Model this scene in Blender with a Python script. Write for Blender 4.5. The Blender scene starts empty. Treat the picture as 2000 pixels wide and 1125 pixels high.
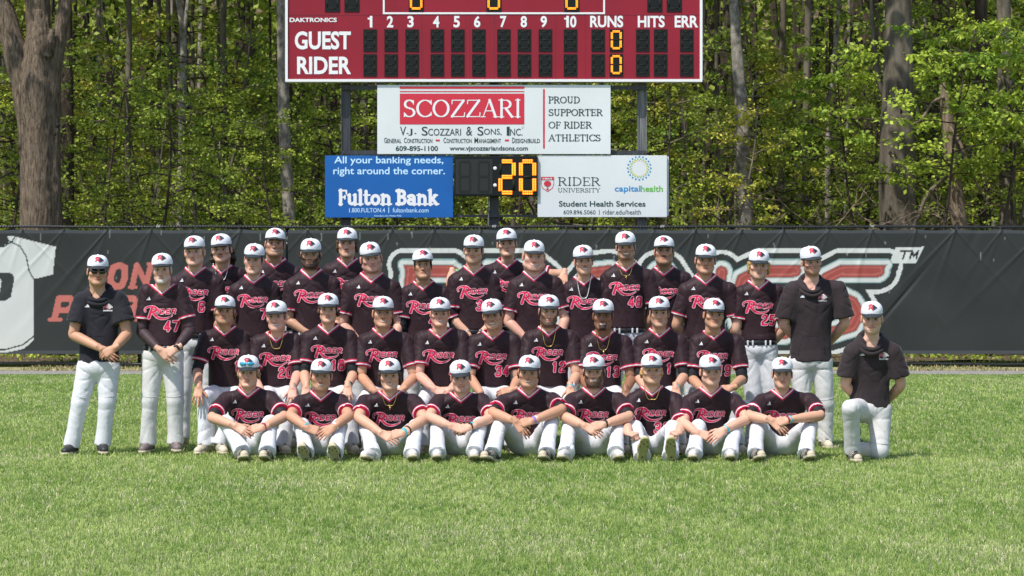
import bpy, bmesh, math, random, re
import numpy as np
from mathutils import Vector, Matrix

random.seed(7)
RNG = np.random.default_rng(11)
SC = bpy.context.scene
COL = SC.collection
R = math.radians

# ------------------------------------------------------------------ camera
FPX, EYE, HOR = 4667.0, 1.62, 534.0          # focal length in photo pixels, eye height, horizon row
cam_data = bpy.data.cameras.new('camera')
cam_data.sensor_width = 36.0
cam_data.lens = FPX / 2000.0 * 36.0
cam_data.clip_start = 0.1
cam_data.clip_end = 600.0
cam_data.dof.use_dof = True
cam_data.dof.focus_distance = 21.2
cam_data.dof.aperture_fstop = 10.0
cam = bpy.data.objects.new('camera', cam_data)
COL.objects.link(cam)
cam.location = (0, 0, EYE)
cam.rotation_euler = (R(90) - math.atan(28.5 / FPX), 0, 0)
SC.camera = cam

# ------------------------------------------------------------------ sky, sun, exposure
SUN_EL, SUN_TO = 58.0, (-0.64, -0.77)         # elevation and horizontal direction towards the sun
world = bpy.data.worlds.new('World')
SC.world = world
world.use_nodes = True
wn = world.node_tree.nodes
wl = world.node_tree.links
sky = wn.new('ShaderNodeTexSky')
sky.sky_type = 'NISHITA'
sky.sun_disc = False
sky.sun_elevation = R(SUN_EL)
sky.sun_rotation = math.atan2(SUN_TO[0], SUN_TO[1])
bg = wn.get('Background') or wn.new('ShaderNodeBackground')
bg.inputs['Strength'].default_value = 0.15
wl.new(sky.outputs['Color'], bg.inputs['Color'])
sun_data = bpy.data.lights.new('sun', 'SUN')
sun_data.energy = 3.9
sun_data.angle = R(0.53)
sun_data.color = (1.0, 0.96, 0.89)
sun = bpy.data.objects.new('sun', sun_data)
COL.objects.link(sun)
to_sun = Vector((SUN_TO[0] * math.cos(R(SUN_EL)), SUN_TO[1] * math.cos(R(SUN_EL)), math.sin(R(SUN_EL))))
sun.rotation_euler = to_sun.to_track_quat('Z', 'Y').to_euler()
sun.location = (-20, -10, 40)
SC.view_settings.view_transform = 'Standard'
SC.view_settings.look = 'None'
SC.view_settings.gamma = 1.0
SC.view_settings.exposure = 0.45
SC.cycles.max_bounces = 6
SC.cycles.transparent_max_bounces = 6


# ------------------------------------------------------------------ helpers
def lin(c):
    if isinstance(c, str):
        c = c.lstrip('#')
        c = [int(c[i:i + 2], 16) / 255 for i in (0, 2, 4)]
    return tuple(((v / 12.92) if v <= 0.04045 else ((v + 0.055) / 1.055) ** 2.4) for v in c[:3])


def W(px, py, d):
    """a photo pixel at depth d as a world point"""
    return np.array([(px - 1000.0) / FPX * d, d, EYE - (py - HOR) / FPX * d])


def make_mesh(name, V, faces, mats=(), mi=None, smooth=True, cols=None, attrs=None):
    """faces: list of int arrays (n,3) or (n,4)"""
    V = np.asarray(V, np.float32)
    if isinstance(faces, np.ndarray):
        faces = [faces]
    faces = [np.asarray(f, np.int32) for f in faces if len(f)]
    me = bpy.data.meshes.new(name)
    me.vertices.add(len(V))
    me.vertices.foreach_set('co', V.ravel())
    loops = np.concatenate([f.ravel() for f in faces])
    sizes = np.concatenate([np.full(len(f), f.shape[1], np.int32) for f in faces])
    starts = np.concatenate([[0], np.cumsum(sizes)[:-1]]).astype(np.int32)
    me.loops.add(len(loops))
    me.loops.foreach_set('vertex_index', loops)
    me.polygons.add(len(sizes))
    me.polygons.foreach_set('loop_start', starts)
    me.polygons.foreach_set('loop_total', sizes)
    if mi is not None:
        me.polygons.foreach_set('material_index', np.asarray(mi, np.int32))
    me.polygons.foreach_set('use_smooth', np.full(len(sizes), smooth, bool))
    for m in mats:
        me.materials.append(m)
    if cols is not None:
        a = me.attributes.new('col', 'FLOAT_COLOR', 'POINT')
        c4 = np.ones((len(V), 4), np.float32)
        c4[:, :3] = cols
        a.data.foreach_set('color', c4.ravel())
    for k, v in (attrs or {}).items():
        a = me.attributes.new(k, 'FLOAT', 'POINT')
        a.data.foreach_set('value', np.asarray(v, np.float32))
    me.update(calc_edges=True)
    me.validate()
    return me


def link(name, me, parent=None, loc=None):
    o = bpy.data.objects.new(name, me)
    COL.objects.link(o)
    if parent is not None:
        o.parent = parent
    if loc is not None:
        o.location = loc
    return o


def tag(o, label=None, cat=None, group=None, kind=None):
    if label:
        o['label'] = label
    if cat:
        o['category'] = cat
    if group:
        o['group'] = group
    if kind:
        o['kind'] = kind
    return o


class Geo:
    """collects pieces of geometry for ONE mesh"""
    def __init__(self):
        self.V, self.F3, self.F4, self.M3, self.M4, self.C, self.n = [], [], [], [], [], [], 0

    def add(self, V, F, mi=0, col=(1, 1, 1)):
        V = np.asarray(V, float)
        if isinstance(F, np.ndarray):
            F = [F]
        for f in F:
            f = np.asarray(f, int)
            if not len(f):
                continue
            (self.F3 if f.shape[1] == 3 else self.F4).append(f + self.n)
            (self.M3 if f.shape[1] == 3 else self.M4).append(np.full(len(f), mi))
        self.V.append(V)
        c = np.asarray(col, float)
        self.C.append(np.broadcast_to(c, (len(V), 3)) if c.ndim == 1 else c)
        self.n += len(V)
        return self

    def box(self, c, s, mi=0, col=(1, 1, 1), rot=None, bev=0.0):
        c, h = np.asarray(c, float), np.asarray(s, float) / 2
        if bev <= 0:
            V = np.array([[x, y, z] for x in (-1, 1) for y in (-1, 1) for z in (-1, 1)], float) * h
            F = np.array([[0, 1, 3, 2], [4, 6, 7, 5], [0, 4, 5, 1], [2, 3, 7, 6], [0, 2, 6, 4], [1, 5, 7, 3]])
            fs = [F]
        else:
            bm = bmesh.new()
            bmesh.ops.create_cube(bm, size=1.0)
            for v in bm.verts:
                v.co = Vector((v.co.x * 2 * h[0], v.co.y * 2 * h[1], v.co.z * 2 * h[2]))
            bmesh.ops.bevel(bm, geom=list(bm.edges), offset=bev, segments=2, affect='EDGES', profile=0.6)
            bm.verts.ensure_lookup_table()
            V = np.array([v.co[:] for v in bm.verts])
            t = [[v.index for v in f.verts] for f in bm.faces]
            fs = [np.array([f for f in t if len(f) == 3]).reshape(-1, 3), np.array([f for f in t if len(f) == 4]).reshape(-1, 4)]
            for f in t:
                if len(f) > 4:
                    fs[0] = np.vstack([fs[0], [[f[0], f[i], f[i + 1]] for i in range(1, len(f) - 1)]])
            fs = [f.astype(int) for f in fs]
            bm.free()
        if rot is not None:
            V = V @ np.array(rot).T
        return self.add(V + c, fs, mi, col)

    def mesh(self, name, mats, smooth=True, with_col=False):
        V = np.vstack(self.V)
        fs, ms = [], []
        if self.F3:
            fs.append(np.vstack(self.F3)); ms.append(np.concatenate(self.M3))
        if self.F4:
            fs.append(np.vstack(self.F4)); ms.append(np.concatenate(self.M4))
        return make_mesh(name, V, fs, mats, np.concatenate(ms), smooth, np.vstack(self.C) if with_col else None)

    def build(self, name, mats, parent=None, loc=None, smooth=True, with_col=False):
        if not isinstance(mats, (list, tuple)):
            mats = [mats]
        return link(name, self.mesh(name, mats, smooth, with_col), parent, loc)


def catmull(P, n):
    P = np.asarray(P, float)
    if len(P) < 3:
        t = np.linspace(0, 1, n)[:, None]
        return P[0] * (1 - t) + P[-1] * t
    Q = np.vstack([2 * P[0] - P[1], P, 2 * P[-1] - P[-2]])
    out = []
    for t in np.linspace(0, len(P) - 1 - 1e-6, n):
        i = int(t); f = t - i
        a, b, c, d = Q[i], Q[i + 1], Q[i + 2], Q[i + 3]
        out.append(0.5 * (2 * b + (c - a) * f + (2 * a - 5 * b + 4 * c - d) * f * f + (3 * b - a - 3 * c + d) * f ** 3))
    return np.array(out)


def tube(P, rad, n=10, cap=True):
    """swept tube; rad: per point radius, or (ra, rb)"""
    P = np.asarray(P, float)
    m = len(P)
    rad = np.asarray(rad, float)
    if rad.ndim == 0:
        rad = np.full(m, rad)
    if rad.ndim == 1:
        rad = np.stack([rad, rad], 1)
    T = np.gradient(P, axis=0)
    T /= np.linalg.norm(T, axis=1)[:, None] + 1e-12
    u = np.cross(T[0], [0, 0, 1.0])
    if np.linalg.norm(u) < 0.1:
        u = np.cross(T[0], [0, 1.0, 0])
    a = np.linspace(0, 2 * math.pi, n, endpoint=False)
    V = []
    for i in range(m):
        u = u - T[i] * np.dot(u, T[i])
        u /= np.linalg.norm(u) + 1e-12
        w = np.cross(T[i], u)
        V.append(P[i] + np.outer(np.cos(a) * rad[i, 0], u) + np.outer(np.sin(a) * rad[i, 1], w))
    V = np.vstack(V)
    i, j = np.meshgrid(np.arange(m - 1), np.arange(n), indexing='ij')
    i, j = i.ravel(), j.ravel()
    k = (j + 1) % n
    F = np.stack([i * n + j, i * n + k, (i + 1) * n + k, (i + 1) * n + j], 1)
    fs = [F]
    if cap:
        V = np.vstack([V, P[0], P[-1]])
        j = np.arange(n); k = (j + 1) % n
        fs.append(np.vstack([np.stack([k, j, np.full(n, m * n)], 1),
                             np.stack([(m - 1) * n + j, (m - 1) * n + k, np.full(n, m * n + 1)], 1)]))
    return V, fs


def uvsphere(c, r, nu=12, nv=8):
    c = np.asarray(c, float); r = np.broadcast_to(np.asarray(r, float), (3,))
    th = np.linspace(0, math.pi, nv + 1)[1:-1]
    ph = np.linspace(0, 2 * math.pi, nu, endpoint=False)
    V = [[math.sin(t) * math.cos(p), math.sin(t) * math.sin(p), math.cos(t)] for t in th for p in ph]
    V = np.array(V + [[0, 0, 1], [0, 0, -1]]) * r + c
    F4 = [[i * nu + j, (i + 1) * nu + j, (i + 1) * nu + (j + 1) % nu, i * nu + (j + 1) % nu] for i in range(nv - 2) for j in range(nu)]
    a, b = len(V) - 2, len(V) - 1
    F3 = [[a, j, (j + 1) % nu] for j in range(nu)] + [[b, (nv - 2) * nu + (j + 1) % nu, (nv - 2) * nu + j] for j in range(nu)]
    return V, [np.array(F3), np.array(F4)]


# ---- implicit surfaces -------------------------------------------------
def grid(lo, hi, h):
    lo = np.asarray(lo, float)
    n = np.ceil((np.asarray(hi, float) - lo) / h).astype(int) + 1
    ax = [lo[i] + h * np.arange(n[i]) for i in range(3)]
    X, Y, Z = np.meshgrid(*ax, indexing='ij')
    return np.stack([X.ravel(), Y.ravel(), Z.ravel()], 1).astype(np.float32), tuple(n), lo


def nets(D, lo, h):
    """naive surface nets -> verts, quads (outward winding)"""
    S = D < 0
    nx, ny, nz = D.shape
    cnt = np.zeros((nx - 1, ny - 1, nz - 1), np.int8)
    for a in (0, 1):
        for b in (0, 1):
            for c in (0, 1):
                cnt += S[a:nx - 1 + a, b:ny - 1 + b, c:nz - 1 + c]
    act = (cnt > 0) & (cnt < 8)
    idx = np.full(act.shape, -1, np.int32)
    ii, jj, kk = np.nonzero(act)
    idx[ii, jj, kk] = np.arange(len(ii))
    acc = np.zeros((len(ii), 3)); num = np.zeros(len(ii))
    cor = [(a, b, c) for a in (0, 1) for b in (0, 1) for c in (0, 1)]
    val = {c: D[ii + c[0], jj + c[1], kk + c[2]].astype(float) for c in cor}
    for c0 in cor:
        for ax in range(3):
            if c0[ax] == 0:
                c1 = list(c0); c1[ax] = 1; c1 = tuple(c1)
                v0, v1 = val[c0], val[c1]
                m = (v0 < 0) != (v1 < 0)
                t = np.where(m, v0 / np.where(m, v0 - v1, 1), 0)
                p = np.array(c0, float)[None, :] + t[:, None] * (np.array(c1) - np.array(c0))[None, :]
                acc[m] += p[m]; num[m] += 1
    V = lo + h * (np.stack([ii, jj, kk], 1) + acc / np.maximum(num, 1)[:, None])
    F = []
    for ax in range(3):
        o1, o2 = [(1, 2), (2, 0), (0, 1)][ax]
        s0 = [slice(None)] * 3; s1 = [slice(None)] * 3
        s0[ax] = slice(0, -1); s1[ax] = slice(1, None)
        A, B = S[tuple(s0)], S[tuple(s1)]
        e = np.argwhere(A != B)
        e = e[(e[:, o1] > 0) & (e[:, o2] > 0) & (e[:, o1] < D.shape[o1] - 1) & (e[:, o2] < D.shape[o2] - 1)]
        if not len(e):
            continue
        q = []
        for d1, d2 in ((0, 0), (1, 0), (1, 1), (0, 1)):
            c = e.copy(); c[:, o1] -= d1; c[:, o2] -= d2
            q.append(idx[c[:, 0], c[:, 1], c[:, 2]])
        q = np.stack(q, 1)
        ins = A[e[:, 0], e[:, 1], e[:, 2]]
        q[~ins] = q[~ins][:, ::-1]
        F.append(q)
    F = np.vstack(F)
    F = F[(F >= 0).all(1)]
    return V, F


def relax(V, F, it=1, w=0.5):
    """laplacian smoothing of a quad mesh"""
    n = len(V)
    a = np.concatenate([F[:, 0], F[:, 1], F[:, 2], F[:, 3]])
    b = np.concatenate([F[:, 1], F[:, 2], F[:, 3], F[:, 0]])
    deg = np.bincount(a, minlength=n) + np.bincount(b, minlength=n)
    for _ in range(it):
        s = np.stack([np.bincount(a, V[b, k], n) + np.bincount(b, V[a, k], n) for k in range(3)], 1)
        V = V * (1 - w) + w * s / np.maximum(deg, 1)[:, None]
    return V


def s_ell(P, c, r):
    c = np.asarray(c, np.float32); r = np.asarray(r, np.float32)
    q = (P - c) / r
    k0 = np.sqrt((q * q).sum(1)) + 1e-9
    k1 = np.sqrt(((q / r) ** 2).sum(1)) + 1e-9
    return k0 * (k0 - 1) / k1


def s_cone(P, a, b, ra, rb):
    a = np.asarray(a, np.float32); b = np.asarray(b, np.float32)
    ba = b - a
    t = np.clip(((P - a) @ ba) / max(float(ba @ ba), 1e-9), 0, 1)
    q = P - a - t[:, None] * ba
    return np.sqrt((q * q).sum(1)) - (ra + (rb - ra) * t)


def smin(a, b, k):
    h = np.clip(0.5 + 0.5 * (b - a) / k, 0, 1)
    return b * (1 - h) + a * h - k * h * (1 - h)


def smax(a, b, k):
    return -smin(-a, -b, k)


def wob(P, f, seed=0):
    """cheap smooth noise in -1..1: warped sines"""
    r = np.random.default_rng(seed)
    out = np.zeros(len(P))
    for i in range(5):
        k = r.normal(size=3) * f
        w = r.normal(size=3) * f * 0.6
        out += np.sin(P @ k + r.uniform(0, 6.28) + 1.3 * np.sin(P @ w + r.uniform(0, 6.28)))
    return out / 3.5


# ---- 2D drawings as distance fields -> dense meshes ---------------------
def d_poly(U, pts, closed=False, w=None):
    """distance to a polyline (w: half-width per point, subtracted)"""
    pts = np.asarray(pts, float)
    if closed:
        pts = np.vstack([pts, pts[:1]])
    w = np.zeros(len(pts)) if w is None else np.broadcast_to(np.asarray(w, float), (len(pts),))
    D = np.full(len(U), 1e9)
    for i in range(len(pts) - 1):
        a, b = pts[i], pts[i + 1]
        ba = b - a
        t = np.clip(((U - a) @ ba) / max(ba @ ba, 1e-12), 0, 1)
        q = U - a - t[:, None] * ba
        D = np.minimum(D, np.hypot(q[:, 0], q[:, 1]) - (w[i] + (w[i + 1] - w[i]) * t))
    return D


def s_poly(U, pts):
    """signed distance to a filled polygon"""
    pts = np.asarray(pts, float)
    d = d_poly(U, pts, True)
    ins = np.zeros(len(U), bool)
    x, y = U[:, 0], U[:, 1]
    for i in range(len(pts)):
        (x0, y0), (x1, y1) = pts[i - 1], pts[i]
        if y0 == y1:
            continue
        c = ((y0 > y) != (y1 > y)) & (x < (x1 - x0) * (y - y0) / (y1 - y0) + x0)
        ins ^= c
    return np.where(ins, -d, d)


def arc(cx, cy, rx, ry, a0, a1, n=12):
    a = np.radians(np.linspace(a0, a1, n))
    return [(cx + rx * math.cos(t), cy + ry * math.sin(t)) for t in a]


def field_mesh(fn, x0, x1, y0, y1, h):
    """marching triangles over a grid: the region fn(U) < 0 as a flat, non-overlapping mesh; returns U, F3"""
    nx, ny = int(math.ceil((x1 - x0) / h)) + 1, int(math.ceil((y1 - y0) / h)) + 1
    X, Y = np.meshgrid(x0 + h * np.arange(nx), y0 + h * np.arange(ny), indexing='ij')
    U = np.stack([X.ravel(), Y.ravel()], 1)
    D = fn(U)
    vid = np.arange(nx * ny).reshape(nx, ny)
    a, b, c, d = vid[:-1, :-1].ravel(), vid[1:, :-1].ravel(), vid[1:, 1:].ravel(), vid[:-1, 1:].ravel()
    T = np.vstack([np.stack([a, b, c], 1), np.stack([a, c, d], 1)])
    ins = D[T] < 0
    n = ins.sum(1)
    pts = [U]; base = len(U); out = [T[n == 3]]
    cache = {}
    ext = []

    def cut(i, j):
        k = (i, j) if i < j else (j, i)
        if k not in cache:
            t = D[k[0]] / (D[k[0]] - D[k[1]])
            ext.append(U[k[0]] * (1 - t) + U[k[1]] * t)
            cache[k] = base + len(ext) - 1
        return cache[k]
    tri = []
    for t, m in zip(T[(n == 1) | (n == 2)], ins[(n == 1) | (n == 2)]):
        t = [int(v) for v in t]
        if m.sum() == 1:
            i = int(np.argmax(m)); p, q, r = t[i], t[(i + 1) % 3], t[(i + 2) % 3]
            tri.append([p, cut(p, q), cut(p, r)])
        else:
            i = int(np.argmin(m)); p, q, r = t[i], t[(i + 1) % 3], t[(i + 2) % 3]
            x, y = cut(p, q), cut(p, r)
            tri += [[x, q, r], [x, r, y]]
    F = np.vstack([out[0], np.array(tri, int).reshape(-1, 3)])
    V = np.vstack([U, np.array(ext).reshape(-1, 2)])
    used = np.unique(F)
    rem = np.full(len(V), -1); rem[used] = np.arange(len(used))
    return V[used], rem[F]


# ------------------------------------------------------------------ materials
def mat(name, color=(0.5, 0.5, 0.5), rough=0.6, metal=0.0, spec=0.4, var=0.0, vscale=6.0, bump=0.0, bscale=40.0,
        bdist=0.01, attr=False, stretch=None, emit=None, estr=0.0, sheen=0.0, detail=4.0):
    m = bpy.data.materials.new(name)
    m.use_nodes = True
    nt = m.node_tree
    p = nt.nodes['Principled BSDF']
    p.inputs['Roughness'].default_value = rough
    p.inputs['Metallic'].default_value = metal
    p.inputs['Specular IOR Level'].default_value = spec
    p.inputs['Base Color'].default_value = (*color, 1)
    if sheen:
        p.inputs['Sheen Weight'].default_value = sheen
        p.inputs['Sheen Roughness'].default_value = 0.4
    if emit:
        p.inputs['Emission Color'].default_value = (*emit, 1)
        p.inputs['Emission Strength'].default_value = estr
    tc = nt.nodes.new('ShaderNodeTexCoord')
    mp = nt.nodes.new('ShaderNodeMapping')
    nt.links.new(tc.outputs['Object'], mp.inputs['Vector'])
    if stretch:
        mp.inputs['Scale'].default_value = stretch
    src = None
    if attr:
        at = nt.nodes.new('ShaderNodeAttribute')
        at.attribute_name = 'col'
        src = at.outputs['Color']
    if var:
        nz = nt.nodes.new('ShaderNodeTexNoise')
        nz.inputs['Scale'].default_value = vscale
        nz.inputs['Detail'].default_value = detail
        nt.links.new(mp.outputs['Vector'], nz.inputs['Vector'])
        mr = nt.nodes.new('ShaderNodeMapRange')
        mr.inputs['From Min'].default_value = 0.3
        mr.inputs['From Max'].default_value = 0.7
        mr.inputs['To Min'].default_value = 1 - var
        mr.inputs['To Max'].default_value = 1 + var
        nt.links.new(nz.outputs['Fac'], mr.inputs['Value'])
        vm = nt.nodes.new('ShaderNodeVectorMath')
        vm.operation = 'SCALE'
        if src is None:
            vm.inputs[0].default_value = color
        else:
            nt.links.new(src, vm.inputs[0])
        nt.links.new(mr.outputs['Result'], vm.inputs['Scale'])
        src = vm.outputs['Vector']
    if src is not None:
        nt.links.new(src, p.inputs['Base Color'])
    if bump:
        nb = nt.nodes.new('ShaderNodeTexNoise')
        nb.inputs['Scale'].default_value = bscale
        nb.inputs['Detail'].default_value = 5
        nt.links.new(mp.outputs['Vector'], nb.inputs['Vector'])
        bp = nt.nodes.new('ShaderNodeBump')
        bp.inputs['Strength'].default_value = bump
        bp.inputs['Distance'].default_value = bdist
        nt.links.new(nb.outputs['Fac'], bp.inputs['Height'])
        nt.links.new(bp.outputs['Normal'], p.inputs['Normal'])
    return m


def ramp_mat(name, attr, stops, rough=0.6, spec=0.4, bump=0.0, bscale=30.0, bdist=0.01, var=0.0, vscale=8.0, scale=1.0, sheen=0.0):
    """colour picked by a scalar mesh attribute; stops: (upper bound in metres, colour)"""
    m = mat(name, stops[-1][1], rough, spec=spec, bump=bump, bscale=bscale, bdist=bdist, sheen=sheen)
    nt = m.node_tree
    p = nt.nodes['Principled BSDF']
    at = nt.nodes.new('ShaderNodeAttribute')
    at.attribute_name = attr
    prev = None
    for i, (lim, c) in enumerate(stops):
        if prev is None:
            rgb = nt.nodes.new('ShaderNodeRGB')
            rgb.outputs[0].default_value = (*c, 1)
            prev = rgb.outputs[0]
        else:
            mth = nt.nodes.new('ShaderNodeMath')
            mth.operation = 'GREATER_THAN'
            mth.inputs[1].default_value = stops[i - 1][0]
            nt.links.new(at.outputs['Fac'], mth.inputs[0])
            mx = nt.nodes.new('ShaderNodeMix')
            mx.data_type = 'RGBA'
            nt.links.new(mth.outputs[0], mx.inputs['Factor'])
            nt.links.new(prev, mx.inputs['A'])
            mx.inputs['B'].default_value = (*c, 1)
            prev = mx.outputs['Result']
    if var:
        tc = nt.nodes.new('ShaderNodeTexCoord')
        nz = nt.nodes.new('ShaderNodeTexNoise')
        nz.inputs['Scale'].default_value = vscale
        nt.links.new(tc.outputs['Object'], nz.inputs['Vector'])
        mr = nt.nodes.new('ShaderNodeMapRange')
        mr.inputs['From Min'].default_value = 0.3; mr.inputs['From Max'].default_value = 0.7
        mr.inputs['To Min'].default_value = 1 - var; mr.inputs['To Max'].default_value = 1 + var
        nt.links.new(nz.outputs['Fac'], mr.inputs['Value'])
        vm = nt.nodes.new('ShaderNodeVectorMath'); vm.operation = 'SCALE'
        nt.links.new(prev, vm.inputs[0]); nt.links.new(mr.outputs['Result'], vm.inputs['Scale'])
        prev = vm.outputs['Vector']
    nt.links.new(prev, p.inputs['Base Color'])
    return m


def empty(name, loc):
    o = bpy.data.objects.new(name, None)
    COL.objects.link(o)
    o.location = loc
    o.empty_display_size = 0.2
    return o

# =================================================================== ground
D_GRASS, D_FENCE, D_BOARD = 38.6, 41.0, 42.0


def sheet(name, x0, x1, y0, y1, z, nx, ny, m, fn=None):
    X, Y = np.meshgrid(np.linspace(x0, x1, nx), np.linspace(y0, y1, ny), indexing='ij')
    Z = np.full(X.shape, z) if fn is None else z + fn(X, Y)
    V = np.stack([X.ravel(), Y.ravel(), Z.ravel()], 1)
    i, j = np.meshgrid(np.arange(nx - 1), np.arange(ny - 1), indexing='ij')
    i, j = i.ravel(), j.ravel()
    F = np.stack([i * ny + j, (i + 1) * ny + j, (i + 1) * ny + j + 1, i * ny + j + 1], 1)
    o = link(name, make_mesh(name, V, F, [m]))
    o['kind'] = 'structure'
    return o


def two_tone(name, c1, c2, scale, rough=0.9, bump=0.6, bscale=60, bdist=0.03, stretch=None, lo=0.4, hi=0.6):
    m = mat(name, c1, rough, spec=0.15, bump=bump, bscale=bscale, bdist=bdist)
    nt = m.node_tree
    p = nt.nodes['Principled BSDF']
    tc = nt.nodes.new('ShaderNodeTexCoord')
    mp = nt.nodes.new('ShaderNodeMapping')
    if stretch:
        mp.inputs['Scale'].default_value = stretch
    nz = nt.nodes.new('ShaderNodeTexNoise')
    nz.inputs['Scale'].default_value = scale
    nz.inputs['Detail'].default_value = 8
    nz.inputs['Roughness'].default_value = 0.65
    nt.links.new(tc.outputs['Object'], mp.inputs['Vector'])
    nt.links.new(mp.outputs['Vector'], nz.inputs['Vector'])
    cr = nt.nodes.new('ShaderNodeValToRGB')
    cr.color_ramp.elements[0].position = lo
    cr.color_ramp.elements[0].color = (*c1, 1)
    cr.color_ramp.elements[1].position = hi
    cr.color_ramp.elements[1].color = (*c2, 1)
    nt.links.new(nz.outputs['Fac'], cr.inputs['Fac'])
    nt.links.new(cr.outputs['Color'], p.inputs['Base Color'])
    return m


m_soil = two_tone('lawn soil', (0.08, 0.14, 0.03), (0.15, 0.21, 0.055), 1.6)
m_gravel = two_tone('gravel', (0.19, 0.175, 0.16), (0.42, 0.40, 0.37), 26, bump=1.0, bscale=90)
m_dry = two_tone('dry verge', (0.36, 0.30, 0.17), (0.17, 0.18, 0.07), 5.0, lo=0.38, hi=0.66)
m_litter = two_tone('leaf litter', (0.085, 0.06, 0.035), (0.19, 0.14, 0.085), 5.0, bump=1.0, bscale=18, bdist=0.1)
m_soil2 = m_soil
sheet('ground', -220, 220, -60, 240, -0.012, 3, 3, m_litter)
sheet('field', -60, 60, -4, D_GRASS, 0.0, 2, 2, m_soil)
def track_edge(name, y0, y1, z, m, seed):
    n = 260
    xs = np.linspace(-40, 40, n)
    r = np.random.default_rng(seed)
    a = y0 + 0.10 * np.interp(xs, np.linspace(-40, 40, 180), r.normal(size=180))
    V = np.vstack([np.stack([xs, a, np.full(n, z)], 1), np.stack([xs, np.full(n, y1), np.full(n, z)], 1)])
    i = np.arange(n - 1)
    o = link(name, make_mesh(name, V, np.stack([i, i + 1, n + i + 1, n + i], 1), [m]))
    o['kind'] = 'structure'
track_edge('warning_track', D_GRASS - 0.3, 40.2, 0.004, m_gravel, 1)
track_edge('verge', 39.7, 43.5, 0.008, m_dry, 2)

# forest floor rising behind
sheet('forest_floor', -70, 70, 43.2, 135, 0.0, 60, 50, m_litter,
      lambda X, Y: np.maximum(0, (Y - 62) * 0.06) + np.maximum(0, (Y - 104) * 1.0) + 0.06 * np.sin(X * 1.7) * np.cos(Y * 1.3) + 0.0 * X + 0.01)

# =================================================================== grass
def blades(n, x0f, y0, y1, hgt, wid, rng):
    y = np.sqrt(rng.uniform(y0 ** 2, y1 ** 2, n))
    u = rng.uniform(-1, 1, n)
    far = rng.uniform(0, 1, n) < 0.2
    x = np.where(far, np.sign(u) * (x0f + np.abs(u) * 0.17), u * x0f) * y
    return x, y


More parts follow.
